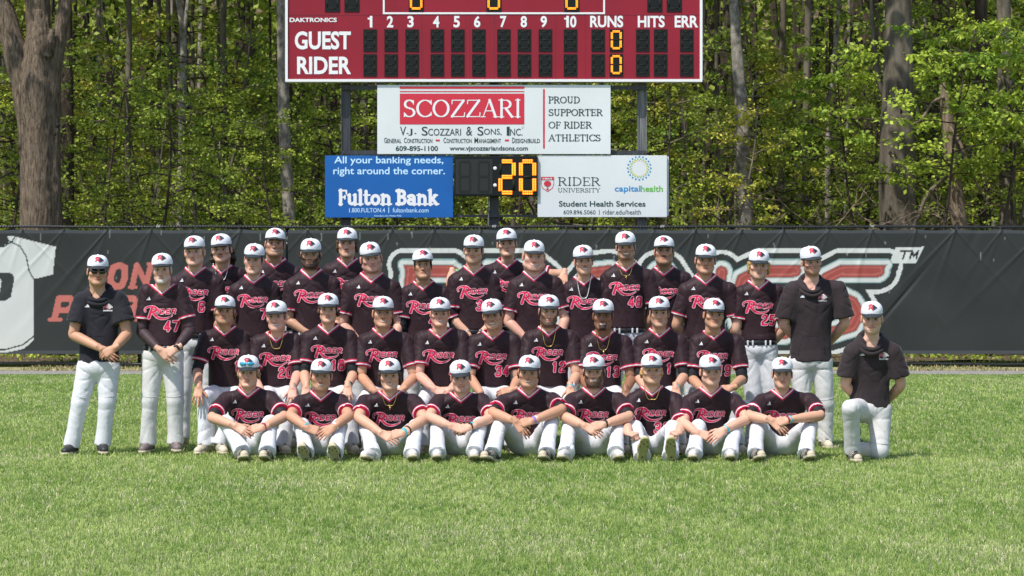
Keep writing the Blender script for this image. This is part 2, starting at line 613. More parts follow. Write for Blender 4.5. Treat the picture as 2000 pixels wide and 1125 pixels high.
def make_grass():
    rng = np.random.default_rng(5)
    bands = [(11.5, 16, 205000, 0.042, 0.0042), (16, 21, 195000, 0.042, 0.0052), (21, 28, 160000, 0.042, 0.0068), (28, 36.5, 110000, 0.042, 0.0095), (36.5, 38.40, 24000, 0.022, 0.010)]
    Vs, Fs3, Fs4, Cs, base = [], [], [], [], 0
    for y0, y1, n, hg, wd in bands:
        x, y = blades(n, 0.238, y0, y1, hg, wd, rng)
        # patchiness: mower bands and clumps
        pat = np.clip(0.5 + 0.32 * np.sin(x * 0.9 + 1.7 * np.sin(y * 0.35)) * np.sin(y * 0.55 + np.sin(x * 0.6)) + 0.35 * np.sin(x * 1.9 + 3 * np.sin(y * .8 + x * .4)) * np.sin(y * 1.2 + 1.5 * np.sin(x * 1.1)), 0, 1)
        fine = 0.5 + 0.5 * np.sin(x * 5.1 + 2 * np.sin(y * 1.3)) * np.sin(y * 2.1 + 2 * np.sin(x * 1.9))
        cx, cy = np.floor(x / .045 + .3 * np.sin(y * 7)), np.floor(y / (.0008 * (y0 + y1) ** 2 / 10) + .4 * np.sin(x * 9))
        tuft = np.mod(np.sin(cx * 12.9898 + cy * 78.233) * 43758.5453, 1.0)
        tuf2 = np.mod(np.sin(cx * 39.346 + cy * 11.135) * 24634.6345, 1.0)
        h = hg * rng.uniform(0.5, 1.05, n) * (0.7 + 0.2 * fine + .45 * tuf2)
        a = rng.uniform(0, 2 * math.pi, n)
        lean = rng.uniform(0.1, 0.95, n)
        la = rng.uniform(0, 2 * math.pi, n)
        w = wd * rng.uniform(0.6, 1.2, n)
        dx, dy = np.cos(a) * w / 2, np.sin(a) * w / 2 * 0.5
        lx, ly = np.cos(la) * lean * h, np.sin(la) * lean * h
        z0 = np.zeros(n) - 0.003
        P = np.stack([
            np.stack([x - dx, y - dy, z0], 1), np.stack([x + dx, y + dy, z0], 1),
            np.stack([x + dx * .8 + lx * .4, y + dy * .8 + ly * .4, h * .62], 1), np.stack([x - dx * .8 + lx * .4, y - dy * .8 + ly * .4, h * .62], 1),
            np.stack([x + lx, y + ly, h * (1 - 0.35 * lean)], 1)], 1)
        Vs.append(P.reshape(-1, 3))
        b = base + 5 * np.arange(n)
        Fs4.append(np.stack([b, b + 1, b + 2, b + 3], 1))
        Fs3.append(np.stack([b + 3, b + 2, b + 4], 1))
        g1, g2, straw = np.array([0.145, 0.265, 0.036]), np.array([0.56, 0.64, 0.21]), np.array([0.80, 0.74, 0.46])
        t = np.clip(0.30 * rng.uniform(0, 1, n) + 0.62 * tuft ** 1.3 + 0.30 * pat + 0.15 * fine - .20, 0, 1)[:, None]
        c = g1 * (1 - t) + g2 * t
        worn = np.clip(np.sin(x * 1.3 + 2.2 * np.sin(y * .5)) * np.sin(y * .9 + 1.3 * np.sin(x * .8 + 2)) - .35, 0, 1)
        s = (rng.uniform(0, 1, n) < 0.04 + 0.05 * pat + .30 * worn + .28 * (tuf2 > .88))[:, None]
        c = np.where(s, straw * rng.uniform(0.55, 1.1, n)[:, None], c)
        tip = c * 1.25 + np.array([.05, .05, .03])  # sheen painted into lighter tips; roots painted darker below
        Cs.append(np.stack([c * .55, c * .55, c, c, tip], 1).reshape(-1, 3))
        base += 5 * n
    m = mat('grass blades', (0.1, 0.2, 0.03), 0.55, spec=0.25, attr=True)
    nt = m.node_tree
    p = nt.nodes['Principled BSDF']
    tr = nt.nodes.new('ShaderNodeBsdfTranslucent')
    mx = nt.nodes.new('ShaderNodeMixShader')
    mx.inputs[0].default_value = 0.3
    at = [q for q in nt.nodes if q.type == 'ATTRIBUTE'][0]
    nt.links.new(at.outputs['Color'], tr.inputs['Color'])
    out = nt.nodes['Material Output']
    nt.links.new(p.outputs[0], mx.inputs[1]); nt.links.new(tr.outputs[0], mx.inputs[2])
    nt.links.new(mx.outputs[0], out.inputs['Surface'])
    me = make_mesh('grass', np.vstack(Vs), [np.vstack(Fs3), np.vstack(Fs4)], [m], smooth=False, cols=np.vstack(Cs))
    o = link('grass', me)
    tag(o, 'short mown green lawn grass with straw blades', 'grass', kind='stuff')


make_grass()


def make_weeds():
    """low weeds along the foot of the fence"""
    rng = np.random.default_rng(9)
    n = 24000
    x = rng.uniform(-12, 12, n); y = 41.2 + np.abs(rng.normal(0, 0.5, n))
    h = rng.uniform(0.03, 0.13, n) * (0.5 + 0.8 * (0.5 + 0.5 * np.sin(x * 2.3) * np.sin(x * 0.7 + 1)))
    m = 9000
    dry = np.arange(n) < m
    y[:m] = rng.uniform(39.6, 41.3, m); h[:m] = rng.uniform(0.012, 0.05, m) * (0.4 + (np.sin(x[:m] * 3.1) * np.sin(x[:m] * .9 + y[:m]) > -.2))
    a = rng.uniform(0, 6.28, n); w = rng.uniform(0.01, 0.03, n)
    la = rng.uniform(0, 6.28, n); L = h * rng.uniform(0.2, 0.9, n)
    P = np.stack([np.stack([x - np.cos(a) * w, y - np.sin(a) * w, 0 * x], 1), np.stack([x + np.cos(a) * w, y + np.sin(a) * w, 0 * x], 1),
                  np.stack([x + np.cos(la) * L, y + np.sin(la) * L, h], 1)], 1)
    t = rng.uniform(0, 1, n)[:, None]
    c = np.array([0.09, 0.16, 0.02]) * (1 - t) + np.array([0.24, 0.27, 0.06]) * t
    c[:m] = np.where(rng.uniform(0, 1, (m, 1)) < .7, np.array([0.50, 0.42, 0.22]), np.array([0.22, 0.26, 0.08])) * rng.uniform(.6, 1.1, (m, 1))
    b = 3 * np.arange(n)
    me = make_mesh('weeds', P.reshape(-1, 3), np.stack([b, b + 1, b + 2], 1), [bpy.data.materials['grass blades']], smooth=False, cols=np.repeat(c, 3, 0))
    tag(link('weeds', me), 'low green and yellow weeds along the foot of the fence', 'weeds', kind='stuff')


make_weeds()

# =================================================================== fence
m_vinyl = mat('black vinyl pipe', (0.018, 0.019, 0.022), 0.35, spec=0.5)
m_wire = mat('vinyl wire', (0.012, 0.012, 0.014), 0.4)
m_galv = mat('pale tie wire', (0.35, 0.36, 0.36), 0.45, metal=0.4)


def make_fence():
    root = empty('chain_link_fence', (0, D_FENCE + 0.06, 0))
    tag(root, 'black chain link outfield fence behind the team, between lawn and woods', 'fence')
    zt, zb = 2.42, 0.07
    g = Geo()
    xs = np.linspace(-14, 14, 60)
    sag = 0.006 * np.sin(xs * 2.1)
    g.add(*tube(np.stack([xs, 0 * xs, zt + sag], 1), 0.021, 8))
    rail = g.build('top_rail', m_vinyl, root)
    g = Geo()
    # twisted wire ends hugging the top rail
    n = 560
    for x in np.linspace(-13.9, 13.9, n):
        g.add(*tube([[x - .012, -.025, zt - .035], [x, -.032, zt], [x + .012, -.02, zt + .034]], 0.0055, 4, False))
    g.build('wire_knuckles', m_vinyl, rail)
    g = Geo()
    g.add(*tube(np.stack([xs, 0 * xs, zb + 0.01 * np.sin(xs * 1.3)], 1), 0.024, 8))
    g.build('bottom_rail', m_vinyl, root)
    # chain link weave
    g = Geo()
    s = 0.09
    for k in range(int(28.0 / s)):
        x0 = -14 + k * s
        zz = np.arange(zb, zt + 1e-6, s / 2)
        for ph in (1,):
            x = x0 + (s / 2) * (np.arange(len(zz)) % 2)
            V, f = tube(np.stack([x, 0.01 + 0.006 * (np.arange(len(zz)) % 2), zz], 1), 0.0032, 3, False)
            g.add(V, f)
    g.build('wire_mesh', m_wire, root, smooth=False)
    for px in (-20, 270, 560, 851, 1141, 1432, 1723, 2014):
        x = (px - 1000) / FPX * D_FENCE
        g = Geo()
        g.add(*tube([[x, .05, -.3], [x, .05, 2.41]], 0.03, 10))
        po = g.build('post', m_vinyl, root)
        g = Geo()
        V, f = uvsphere((x, .05, 2.425), (.036, .036, .03))
        g.add(V, f)
        g.add(*tube([[x, .05, 2.38], [x, .05, 2.42]], 0.038, 10))
        g.build('post_cap', m_vinyl, po)
    g = Geo()
    for px, c in ((961, 1), (1700, 1), (1290, 0), (305, 0)):
        x = (px - 1000) / FPX * D_FENCE
        for k in range(4):
            g.add(*tube([[x + k * .018, -.03, zt - .025], [x + k * .018 + .006, -.038, zt], [x + k * .018 + .012, -.02, zt + .03]], 0.006, 5))
    g.build('tie_wire', m_galv, root)


make_fence()

# ---- printed windscreens
def SKEW(pts, k=0.0):
    return [(x + k * y, y) for x, y in pts]


BR = {  # skeleton strokes of the big printed word, in photo pixels on the fence plane
    'B': [[(790, 650), (803, 531), (884, 531), (903, 546), (897, 577), (880, 589), (800, 589)], [(880, 589), (906, 606), (899, 638), (874, 652), (790, 652)]],
    'R': [[(948, 655), (966, 531), (1042, 531), (1062, 547), (1055, 580), (1038, 592), (970, 592)], [(1028, 592), (1058, 655)]],
    'O': [[(1128, 600), (1134, 560), (1156, 533), (1190, 529), (1218, 545), (1222, 590), (1210, 635), (1180, 653), (1146, 645), (1130, 622), (1128, 600)]],
    'N': [[(1268, 655), (1284, 531), (1300, 531), (1376, 650), (1392, 650), (1409, 531)]],
    'C': [[(1553, 529), (1484, 529), (1450, 545), (1435, 590), (1442, 630), (1472, 651), (1532, 651)]],
    'S': [[(1716, 529), (1642, 529), (1614, 543), (1607, 560), (1630, 574), (1664, 590), (1677, 612), (1664, 637), (1622, 650), (1570, 650)]],
}


def banner(name, label, px0, px1, draw, seed):
    h = 0.016
    zt, zb = 2.365, 0.24
    x0, x1 = (px0 - 1000) / FPX * D_FENCE, (px1 - 1000) / FPX * D_FENCE
    nx, nz = int((x1 - x0) / h) + 1, int((zt - zb) / h) + 1
    X, Z = np.meshgrid(np.linspace(x0, x1, nx), np.linspace(zb, zt, nz), indexing='ij')
    X, Z = X.ravel(), Z.ravel()
    U = np.stack([1000 + X * FPX / D_FENCE, HOR + (EYE - Z) * FPX / D_FENCE], 1)
    rng = np.random.default_rng(seed)
    # cloth: vertical swags from the grommets, diagonal tension folds, slow billow
    Y = 0.018 * wob(np.stack([X, 0 * X, Z * 0.6], 1), 1.0, seed)
    top = zt - Z
    per = 0.745
    for gx in np.arange(x0 + 0.3, x1, per):
        gx += rng.uniform(-.04, .04)
        for sgn in (-1, 1):
            for k in (0.35, 0.9):
                s = sgn * k * rng.uniform(0.7, 1.25)
                dline = (X - gx) - s * top
                wdt = 0.012 + 0.055 * top
                Y -= rng.uniform(0.004, 0.018) * np.exp(-(dline / wdt) ** 2) * np.exp(-top / rng.uniform(0.25, 0.9))
    for _ in range(int((x1 - x0) * 2.2)):
        gx, gz = rng.uniform(x0, x1), rng.uniform(zb, zt)
        an = rng.normal(1.35, 0.35) * rng.choice([-1, 1])
        u = (X - gx) * math.cos(an) + (Z - gz) * math.sin(an)
        v = -(X - gx) * math.sin(an) + (Z - gz) * math.cos(an)
        Y += rng.normal(0, 0.010) * np.exp(-(v / rng.uniform(0.02, 0.07)) ** 2 - (u / rng.uniform(0.25, 0.7)) ** 2)
    Y += 0.004 * wob(np.stack([X, 0 * X, Z], 1), 5.0, seed + 1)
    Y = np.minimum(Y, 0.028)
    edge = np.minimum(top, Z - zb)
    sc = 0.008 * np.cos((X - x0 - 0.3) / per * 2 * math.pi) * np.exp(-top / 0.05)
    C = np.empty((len(X), 3))
    base = np.array(lin('#2e3130')) * 0.92
    C[:] = base
    sp = 0.5 + 0.5 * wob(np.stack([X, 0 * X, Z], 1), 2.2, seed + 5)
    C *= (0.86 + 0.28 * sp)[:, None]
    hem = (edge < 0.055)
    C[hem] = np.array(lin('#414447'))
    C[(np.abs(edge - 0.058) < 0.006)] = np.array(lin('#2a2c2d'))
    draw(U, C)
    # streaks and droppings
    for _ in range(int((x1 - x0) * 3)):
        gx, gz, L = rng.uniform(x0, x1), zt - rng.exponential(0.5), rng.uniform(0.03, 0.16)
        m = (np.abs(X - gx - 0.004 * np.sin(Z * 40)) < rng.uniform(0.006, 0.011)) & (Z < gz) & (Z > gz - L)
        C[m] = C[m] * 0.55 + np.array(lin('#9a9d9c')) * 0.45
    V = np.stack([X, D_FENCE - 0.035 + Y, Z + sc], 1)
    i, j = np.meshgrid(np.arange(nx - 1), np.arange(nz - 1), indexing='ij')
    i, j = i.ravel(), j.ravel()
    F = np.stack([i * nz + j, (i + 1) * nz + j, (i + 1) * nz + j + 1, i * nz + j + 1], 1)
    me = make_mesh(name, V, F, [m_tarp], cols=C)
    o = link(name, me)
    tag(o, label, 'banner')
    g = Geo()
    for gx in np.arange(x0 + 0.3, x1, per):
        g.add(*tube([[gx, D_FENCE - .02, zt - .03], [gx - .01, D_FENCE + .01, zt + .03], [gx + .015, D_FENCE + .02, 2.43]], 0.006, 5))
    g.build('tie', m_vinyl, o)
    return o


m_tarp = mat('printed windscreen', (0.05, 0.05, 0.05), 0.6, spec=0.25, attr=True, bump=0.25, bscale=220, bdist=0.004)
PALE, TEAL, BRICK = np.array(lin('#bfc1be')), np.array(lin('#7f9a99')), np.array(lin('#93463f'))


def draw_right(U, C):
    k = (U[:, 0] > 725) & (U[:, 0] < 1820)
    u = U[k]
    d = np.full(len(u), 1e9)
    for L, ss in BR.items():
        for s in ss:
            d = np.minimum(d, d_poly(u, s))
    # squared, slanted stroke ends
    for q in ([(1640, 517), (1731, 517), (1714, 542), (1640, 542)], [(1484, 517), (1566, 517), (1549, 542), (1484, 542)], [(788, 517), (884, 517), (884, 542), (797, 542)], [(952, 517), (1042, 517), (1042, 542), (960, 542)]):
        d = np.minimum(d, s_poly(u, q) + 11)
    c = C[k]
    tagp = s_poly(u, [(1748, 484), (1804, 482), (1788, 514), (1736, 514)])
    diag = d_poly(u, [(1745, 508), (1716, 556), (1700, 567), (1707, 588)])
    outer = ((d > 34.5) & (d < 43)) | (tagp < 0)
    c[outer] = PALE
    c[(d > 20) & (d < 22.5)] = TEAL
    c[(d > 12.5) & (d <= 20)] = PALE
    c[(d > 11) & (d <= 12.5)] = TEAL * 0.9
    red = d <= 11
    c[red] = BRICK
    hl = red & (d > 4) & (d < 6.5)
    c[hl] = BRICK * 0.75 + 0.25 * np.array(lin('#d08a80'))
    # TM
    for s in ([(1758, 490), (1777, 490)], [(1768, 490), (1763, 505)], [(1776, 505), (1781, 490), (1784, 501), (1793, 490), (1789, 505)]):
        c[d_poly(u, s) < 1.7] = np.array(lin('#2a2c2d'))
    C[k] = c


def draw_left(U, C):
    # printed shirt, cut by the picture's edge
    shirt = [(-150, 490), (-72, 466), (-60, 478), (-30, 485), (0, 483), (18, 475), (16, 462), (30, 462), (110, 482), (104, 536), (67, 545), (66, 664), (48, 681), (10, 689), (-60, 690), (-120, 684), (-140, 560)]
    s = s_poly(U, shirt)
    k = s < 0
    C[k] = PALE * 0.96
    dark = np.array(lin('#20302f'))
    for ln in ([(18, 470), (40, 481), (52, 500), (58, 530), (67, 545)], [(30, 463), (24, 472), (10, 481), (-30, 482), (-60, 478)], [(66, 657), (46, 673), (10, 683), (-60, 684)]):
        C[k & (d_poly(U, ln) < 1.3)] = dark
    num = np.minimum(s_poly(U, [(-40, 533), (18, 532), (26, 536), (29, 545), (22, 580), (10, 588), (-40, 588)]), 99)
    C[k & (num < 0)] = np.array(lin('#303434'))
    C[k & (s_poly(U, [(-40, 545), (1, 544), (4, 549), (0, 572), (-40, 574)]) < 0)] = PALE * 0.96
    C[k & (s_poly(U, [(-40, 552), (-3, 552), (-6, 565), (-40, 566)]) < 0)] = np.array(lin('#303434'))
    pink = np.array(lin('#b0655c'))

    def letter(strokes, w=6.2):
        d = np.full(len(U), 1e9)
        for q in strokes:
            d = np.minimum(d, d_poly(U, q))
        C[d < w] = pink
    letter([[(217, 540), (222, 523), (234, 518), (245, 523), (244, 545), (238, 558), (226, 560), (218, 552), (217, 540)]], 6.5)
    letter([[(259, 560), (268, 518), (286, 555), (295, 518)]], 5.6)
    letter([[(253, 561), (266, 561)], [(290, 515), (303, 515)]], 2.8)
    letter([[(108, 620), (116, 583), (138, 583), (144, 590), (140, 602), (132, 606), (112, 606)]], 6.2)
    letter([[(97, 624), (120, 624)]], 3.0)
    letter([[(240, 622), (248, 583), (262, 583), (268, 590), (264, 601), (246, 603)], [(258, 603), (266, 622)]], 5.8)


banner('windscreen_banner', 'dark windscreen banner with a printed pale shirt and faded red letters, left of the seam', -330, 558, draw_left, 3)
banner('windscreen_banner', 'dark windscreen banner with huge outlined red lettering ending in TM, behind the team', 563, 2330, draw_right, 4)

# =================================================================== lettering helpers
def text_mesh(s, bbox, d, y_off, col_mat, bold=0.0, shear=0.0, spacing=1.0):
    """built-in sans lettering fitted into a pixel box of the plane at depth d; returns V, faces"""
    cu = bpy.data.curves.new('lettering', 'FONT')
    cu.body = s
    cu.offset = bold
    cu.shear = shear
    cu.space_character = spacing
    cu.resolution_u = 4
    ob = bpy.data.objects.new('lettering', cu)
    me = bpy.data.meshes.new_from_object(ob)
    V = np.zeros(len(me.vertices) * 3); me.vertices.foreach_get('co', V)
    V = V.reshape(-1, 3)
    F = [list(p.vertices) for p in me.polygons]
    bpy.data.objects.remove(ob); bpy.data.curves.remove(cu); bpy.data.meshes.remove(me)
    lo, hi = V.min(0), V.max(0)
    x0, y0, x1, y1 = bbox
    px = x0 + (V[:, 0] - lo[0]) / (hi[0] - lo[0]) * (x1 - x0)
    py = y1 - (V[:, 1] - lo[1]) / (hi[1] - lo[1]) * (y1 - y0)
    P = np.stack([(px - 1000) / FPX * d, np.full(len(V), d - y_off), EYE - (py - HOR) / FPX * d], 1)
    tri = np.array([[f[0], f[i], f[i + 1]] for f in F for i in range(1, len(f) - 1)])
    return P, tri


def small_caps(g, s, bbox, d, y_off, big=1.0, small=0.78, bold=0.0, mi=0):
    """capitals large at word starts, the rest smaller"""
    parts, cur = [], ''
    for w in s.split(' '):
        parts.append((w[0], True))
        if len(w) > 1:
            parts.append((w[1:], False))
        parts.append((' ', None))
    parts.pop()
    wid = []
    for t, b in parts:
        if b is None:
            wid.append(0.45)
            continue
        wid.append(sum(0.32 if c in '.,Il/' else 0.62 if c not in 'MW' else 0.85 for c in t.upper()) * (big if b else small))
    tot = sum(wid)
    x0, y0, x1, y1 = bbox
    x = x0
    for (t, b), w in zip(parts, wid):
        w = w / tot * (x1 - x0)
        if b is not None:
            yt = y0 if b else y1 - (y1 - y0) * small
            yb = y1
            if set(t) <= set('.,'):
                yt = y1 - 2
            g.add(*text_mesh(t.upper(), (x + .3, yt, x + w - .6, yb), d, y_off, None, bold), mi)
        x += w


SER = {}


def _ser():
    T, N, A = 't', 'n', 'a'
    sb = lambda x, y, l=.11: (N, [(x - l, y), (x + l, y)])
    SER['I'] = (.36, [(T, [(.18, 0), (.18, 1)]), sb(.18, .02), sb(.18, .98)])
    SER['R'] = (.74, [(T, [(.16, 0), (.16, 1)]), sb(.16, .02), sb(.14, .98), (A, [(.16, .97)] + arc(.36, .745, .21, .225, 90, -90, 12) + [(.16, .52)]), (T, [(.36, .5), (.64, .03)]), (N, [(.60, .02), (.74, .02)])])
    SER['P'] = (.62, [(T, [(.16, 0), (.16, 1)]), sb(.16, .02), sb(.14, .98), (A, [(.16, .97)] + arc(.34, .73, .22, .24, 90, -90, 12) + [(.16, .49)])])
    SER['D'] = (.78, [(T, [(.16, 0), (.16, 1)]), (A, [(.05, .97), (.16, .97)] + arc(.34, .5, .34, .47, 90, -90, 16) + [(.05, .03)])])
    SER['O'] = (.84, [(A, arc(.42, .5, .34, .47, 0, 360, 28))])
    SER['C'] = (.76, [(A, arc(.44, .5, .36, .47, 42, 318, 24)), (N, [(.72, .98), (.72, .72)]), (N, [(.72, .28), (.72, .10)])])
    SER['S'] = (.60, [(A, arc(.30, .745, .20, .225, 30, 270, 14) + arc(.30, .265, .23, .235, 85, -155, 14)), (N, [(.49, .96), (.49, .74)]), (N, [(.07, .26), (.07, .02)])])
    SER['Z'] = (.72, [(N, [(.10, .97), (.64, .97)]), (T, [(.63, .95), (.09, .04)]), (N, [(.08, .03), (.66, .03)]), (N, [(.10, .97), (.09, .76)]), (N, [(.66, .03), (.68, .26)])])
    SER['A'] = (.80, [(N, [(.10, .02), (.39, .98)]), (T, [(.40, .98), (.68, .02)]), (N, [(.20, .36), (.58, .36)]), sb(.10, .02, .10), sb(.69, .02, .11)])
    SER['U'] = (.80, [(T, [(.18, 1), (.18, .32)]), (A, arc(.39, .32, .21, .30, 180, 360, 12)), (N, [(.60, .32), (.60, 1)]), sb(.18, .98), sb(.60, .98)])
    SER['T'] = (.70, [(T, [(.35, 0), (.35, 1)]), (N, [(.04, .97), (.66, .97)]), sb(.35, .02), (N, [(.04, .97), (.03, .74)]), (N, [(.66, .97), (.67, .74)])])
    SER['E'] = (.66, [(T, [(.16, 0), (.16, 1)]), (N, [(.05, .97), (.56, .97)]), (N, [(.16, .51), (.46, .51)]), (N, [(.05, .03), (.58, .03)]), (N, [(.56, .97), (.57, .76)]), (N, [(.58, .03), (.60, .26)]), (N, [(.46, .62), (.46, .40)])])
    SER['F'] = (.62, [(T, [(.16, 0), (.16, 1)]), sb(.16, .02), (N, [(.05, .97), (.56, .97)]), (N, [(.16, .51), (.46, .51)]), (N, [(.56, .97), (.57, .76)]), (N, [(.46, .62), (.46, .40)])])
    SER['H'] = (.84, [(T, [(.18, 0), (.18, 1)]), (T, [(.64, 0), (.64, 1)]), (N, [(.18, .51), (.64, .51)]), sb(.18, .02), sb(.18, .98), sb(.64, .02), sb(.64, .98)])
    SER['L'] = (.62, [(T, [(.16, 0), (.16, 1)]), sb(.16, .98), (N, [(.05, .03), (.56, .03)]), (N, [(.56, .03), (.58, .26)])])
    SER['N'] = (.84, [(N, [(.16, 0), (.16, 1)]), (T, [(.16, 1), (.66, 0)]), (N, [(.66, 0), (.66, 1)]), sb(.16, .02), sb(.10, .98, .08), sb(.66, .98)])
    SER['V'] = (.78, [(T, [(.12, .98), (.39, 0)]), (N, [(.39, 0), (.66, .98)]), sb(.12, .98), sb(.66, .98)])
    SER['Y'] = (.76, [(T, [(.10, .98), (.38, .45)]), (N, [(.38, .45), (.64, .98)]), (T, [(.38, .45), (.38, 0)]), sb(.38, .02), sb(.10, .98), sb(.64, .98)])
    SER[' '] = (.34, [])
    # slab-serif lower case (x height .68)
    x = .68
    SER['u'] = (.74, [(T, [(.16, x), (.16, .22)]), (T, arc(.34, .22, .18, .17, 180, 330, 8)), (T, [(.56, x), (.56, 0)]), (N, [(.02, x - .03), (.16, x - .03)]), (N, [(.44, x - .03), (.56, x - .03)]), (N, [(.56, .03), (.70, .03)])])
    SER['l'] = (.40, [(T, [(.20, 0), (.20, 1.0)]), sb(.20, .03, .17), (N, [(.04, .98), (.20, .98)])])
    SER['t'] = (.50, [(T, [(.20, .92), (.20, .18)]), (T, arc(.34, .18, .14, .13, 180, 310, 6)), (N, [(.04, x - .02), (.46, x - .02)])])
    SER['o'] = (.72, [(T, arc(.36, .33, .25, .29, 0, 360, 20))])
    SER['n'] = (.78, [(T, [(.18, 0), (.18, x)]), sb(.18, .03, .17), (N, [(.03, x - .03), (.18, x - .03)]), (T, [(.18, .45)] + arc(.40, .43, .19, .19, 150, 0, 8) + [(.59, 0)]), sb(.60, .03, .17)])
    SER['a'] = (.70, [(T, [(.12, .56)] + arc(.32, .46, .20, .17, 130, 0, 8) + [(.52, .0)]), (T, arc(.30, .20, .19, .16, 60, 360, 14)), (N, [(.52, .03), (.66, .03)])])
    SER['k'] = (.78, [(T, [(.18, 0), (.18, 1)]), (N, [(.03, .98), (.18, .98)]), sb(.18, .03, .17), (T, [(.24, .30), (.54, x - .04)]), (T, [(.34, .38), (.62, .03)]), sb(.64, .03, .13), sb(.55, x - .03, .13)])
    SER['B'] = (.74, [(T, [(.18, 0), (.18, 1)]), (T, [(.04, .95), (.36, .95)] + arc(.38, .745, .19, .205, 90, -90, 8) + [(.18, .54)]), (T, [(.18, .52), (.40, .52)] + arc(.40, .29, .22, .24, 90, -90, 8) + [(.04, .05)])])


_ser()


def serif_text(s, bbox, d, y_off, thick=.075, thin=.03, h=0.006, squash=1.0):
    """serif lettering drawn with a broad nib, fitted into a pixel box; returns V, F"""
    strokes, x = [], 0.0
    for ch in s:
        w, st = SER[ch]
        for kind, pts in st:
            strokes.append((kind, [(px + x, py) for px, py in pts]))
        x += w
    x0, y0, x1, y1 = bbox
    px2m = d / FPX
    sx, sy = (x1 - x0) * px2m / x, (y1 - y0) * px2m
    Wt, Wn = thick * sy, thin * sy

    def fn(U):
        D = np.full(len(U), 1e9)
        for kind, pts in strokes:
            P = np.array(pts) * (sx, sy)
            lo, hi = P.min(0) - Wt * 1.5, P.max(0) + Wt * 1.5
            k = np.nonzero((U[:, 0] > lo[0]) & (U[:, 0] < hi[0]) & (U[:, 1] > lo[1]) & (U[:, 1] < hi[1]))[0]
            if not len(k):
                continue
            for a, b in zip(P[:-1], P[1:]):
                v = b - a
                if kind == 't':
                    w = Wt
                elif kind == 'n':
                    w = Wn
                else:
                    w = Wn + (Wt - Wn) * abs(v[1]) / (np.hypot(*v) + 1e-9)
                D[k] = np.minimum(D[k], d_poly(U[k], [a, b]) - w)
        return D
    U, F = field_mesh(fn, -Wt * 2, sx * x + Wt * 2, -Wt * 2, sy * 1.0 + Wt * 2, h)
    P = np.stack([(x0 - 1000) * px2m + U[:, 0], np.full(len(U), d - y_off), EYE - (y1 - HOR) * px2m + U[:, 1]], 1)
    return P, F


def pbox(g, x0, y0, x1, y1, d, front, thick, mi=0, bev=0.0):
    """box whose front face covers a pixel rectangle at depth d; front: metres proud of d"""
    a, b = W(x0, y1, d), W(x1, y0, d)
    g.box(((a[0] + b[0]) / 2, d - front + thick / 2, (a[2] + b[2]) / 2), (b[0] - a[0], thick, b[2] - a[2]), mi, bev=bev)


# =================================================================== scoreboard
m_red = mat('scoreboard red paint', lin('#861a2b'), 0.45, spec=0.3, var=0.10, vscale=1.1, bump=0.12, bscale=1.4, bdist=0.05)
m_white = mat('white vinyl', (0.72, 0.72, 0.74), 0.45)
m_blackpanel = mat('digit face', (0.007, 0.009, 0.010), 0.6, spec=0.2)
m_dim = mat('unlit segment', (0.016, 0.019, 0.012), 0.7, spec=0.1)
m_amber = mat('lit amber segment', (0.8, 0.35, 0.02), 0.4, emit=(1.0, 0.33, 0.010), estr=0.85)
m_ember = mat('lit segment edge', (0.5, 0.1, 0.01), 0.4, emit=(1.0, 0.16, 0.01), estr=0.55)
m_steel = mat('dark painted steel post', (0.035, 0.037, 0.045), 0.42, spec=0.45, var=0.35, vscale=3.0, stretch=(6, 6, 0.6))
m_alu = mat('worn steel post face', (0.14, 0.14, 0.145), 0.5, var=0.5, vscale=4.0, stretch=(10, 10, 0.5))
SEGS = {'0': 'abcdef', '1': 'bc', '2': 'abged', '8': 'abcdefg'}


def seg_strokes(x0, y0, x1, y1, ins):
    L, Rr, T, B = x0 + ins, x1 - ins, y0 + ins, y1 - ins
    M = (T + B) / 2
    return {'a': (L, T, Rr, T), 'b': (Rr, T, Rr, M), 'c': (Rr, M, Rr, B), 'd': (L, B, Rr, B), 'e': (L, M, L, B), 'f': (L, T, L, M), 'g': (L, M, Rr, M)}


def seven(x0, y0, x1, y1, d, y_off, lit, w, parent, dots=True):
    """segments of one digit; lit ones are rows of lamp dots"""
    st = seg_strokes(x0, y0, x1, y1, w / 2)
    gd, gl, ge = Geo(), Geo(), Geo()
    for k, (a, b, c, e) in st.items():
        gap = w * 0.55
        if a == c:
            b2, e2 = min(b, e) + gap, max(b, e) - gap
            rect = (a - w / 2, b2, a + w / 2, e2)
        else:
            a2, c2 = min(a, c) + gap, max(a, c) - gap
            rect = (a2, b - w / 2, c2, b + w / 2)
        if k not in lit:
            x, y, X, Y = rect
            s = w * 0.16
            pbox(gd, x + s, y + s, X - s, Y - s, d, y_off + 0.0015, 0.003)
        else:
            x, y, X, Y = rect
            pbox(ge, x - .2 * w, y - .05 * w, X + .2 * w, Y + .05 * w, d, y_off + 0.003, 0.005) if a != c else pbox(ge, x - .05 * w, y - .2 * w, X + .05 * w, Y + .2 * w, d, y_off + 0.003, 0.005)
            r = w * 0.24
            nu, nv = max(2, int(round((X - x) / (w * .5)))), max(2, int(round((Y - y) / (w * .5))))
            for u in np.linspace(x + r * .8, X - r * .8, nu):
                for v in np.linspace(y + r * .8, Y - r * .8, nv):
                    p = W(u, v, d)
                    rr = r * d / FPX * 1.12
                    V, f = uvsphere((p[0], d - y_off - 0.008, p[2]), (rr, 0.008, rr), 8, 4)
                    gl.add(V, f)
    if gd.n:
        gd.build('unlit_segments', m_dim, parent)
    if gl.n:
        ge.build('segment_face', m_ember, parent)
        gl.build('lit_segments', m_amber, parent)


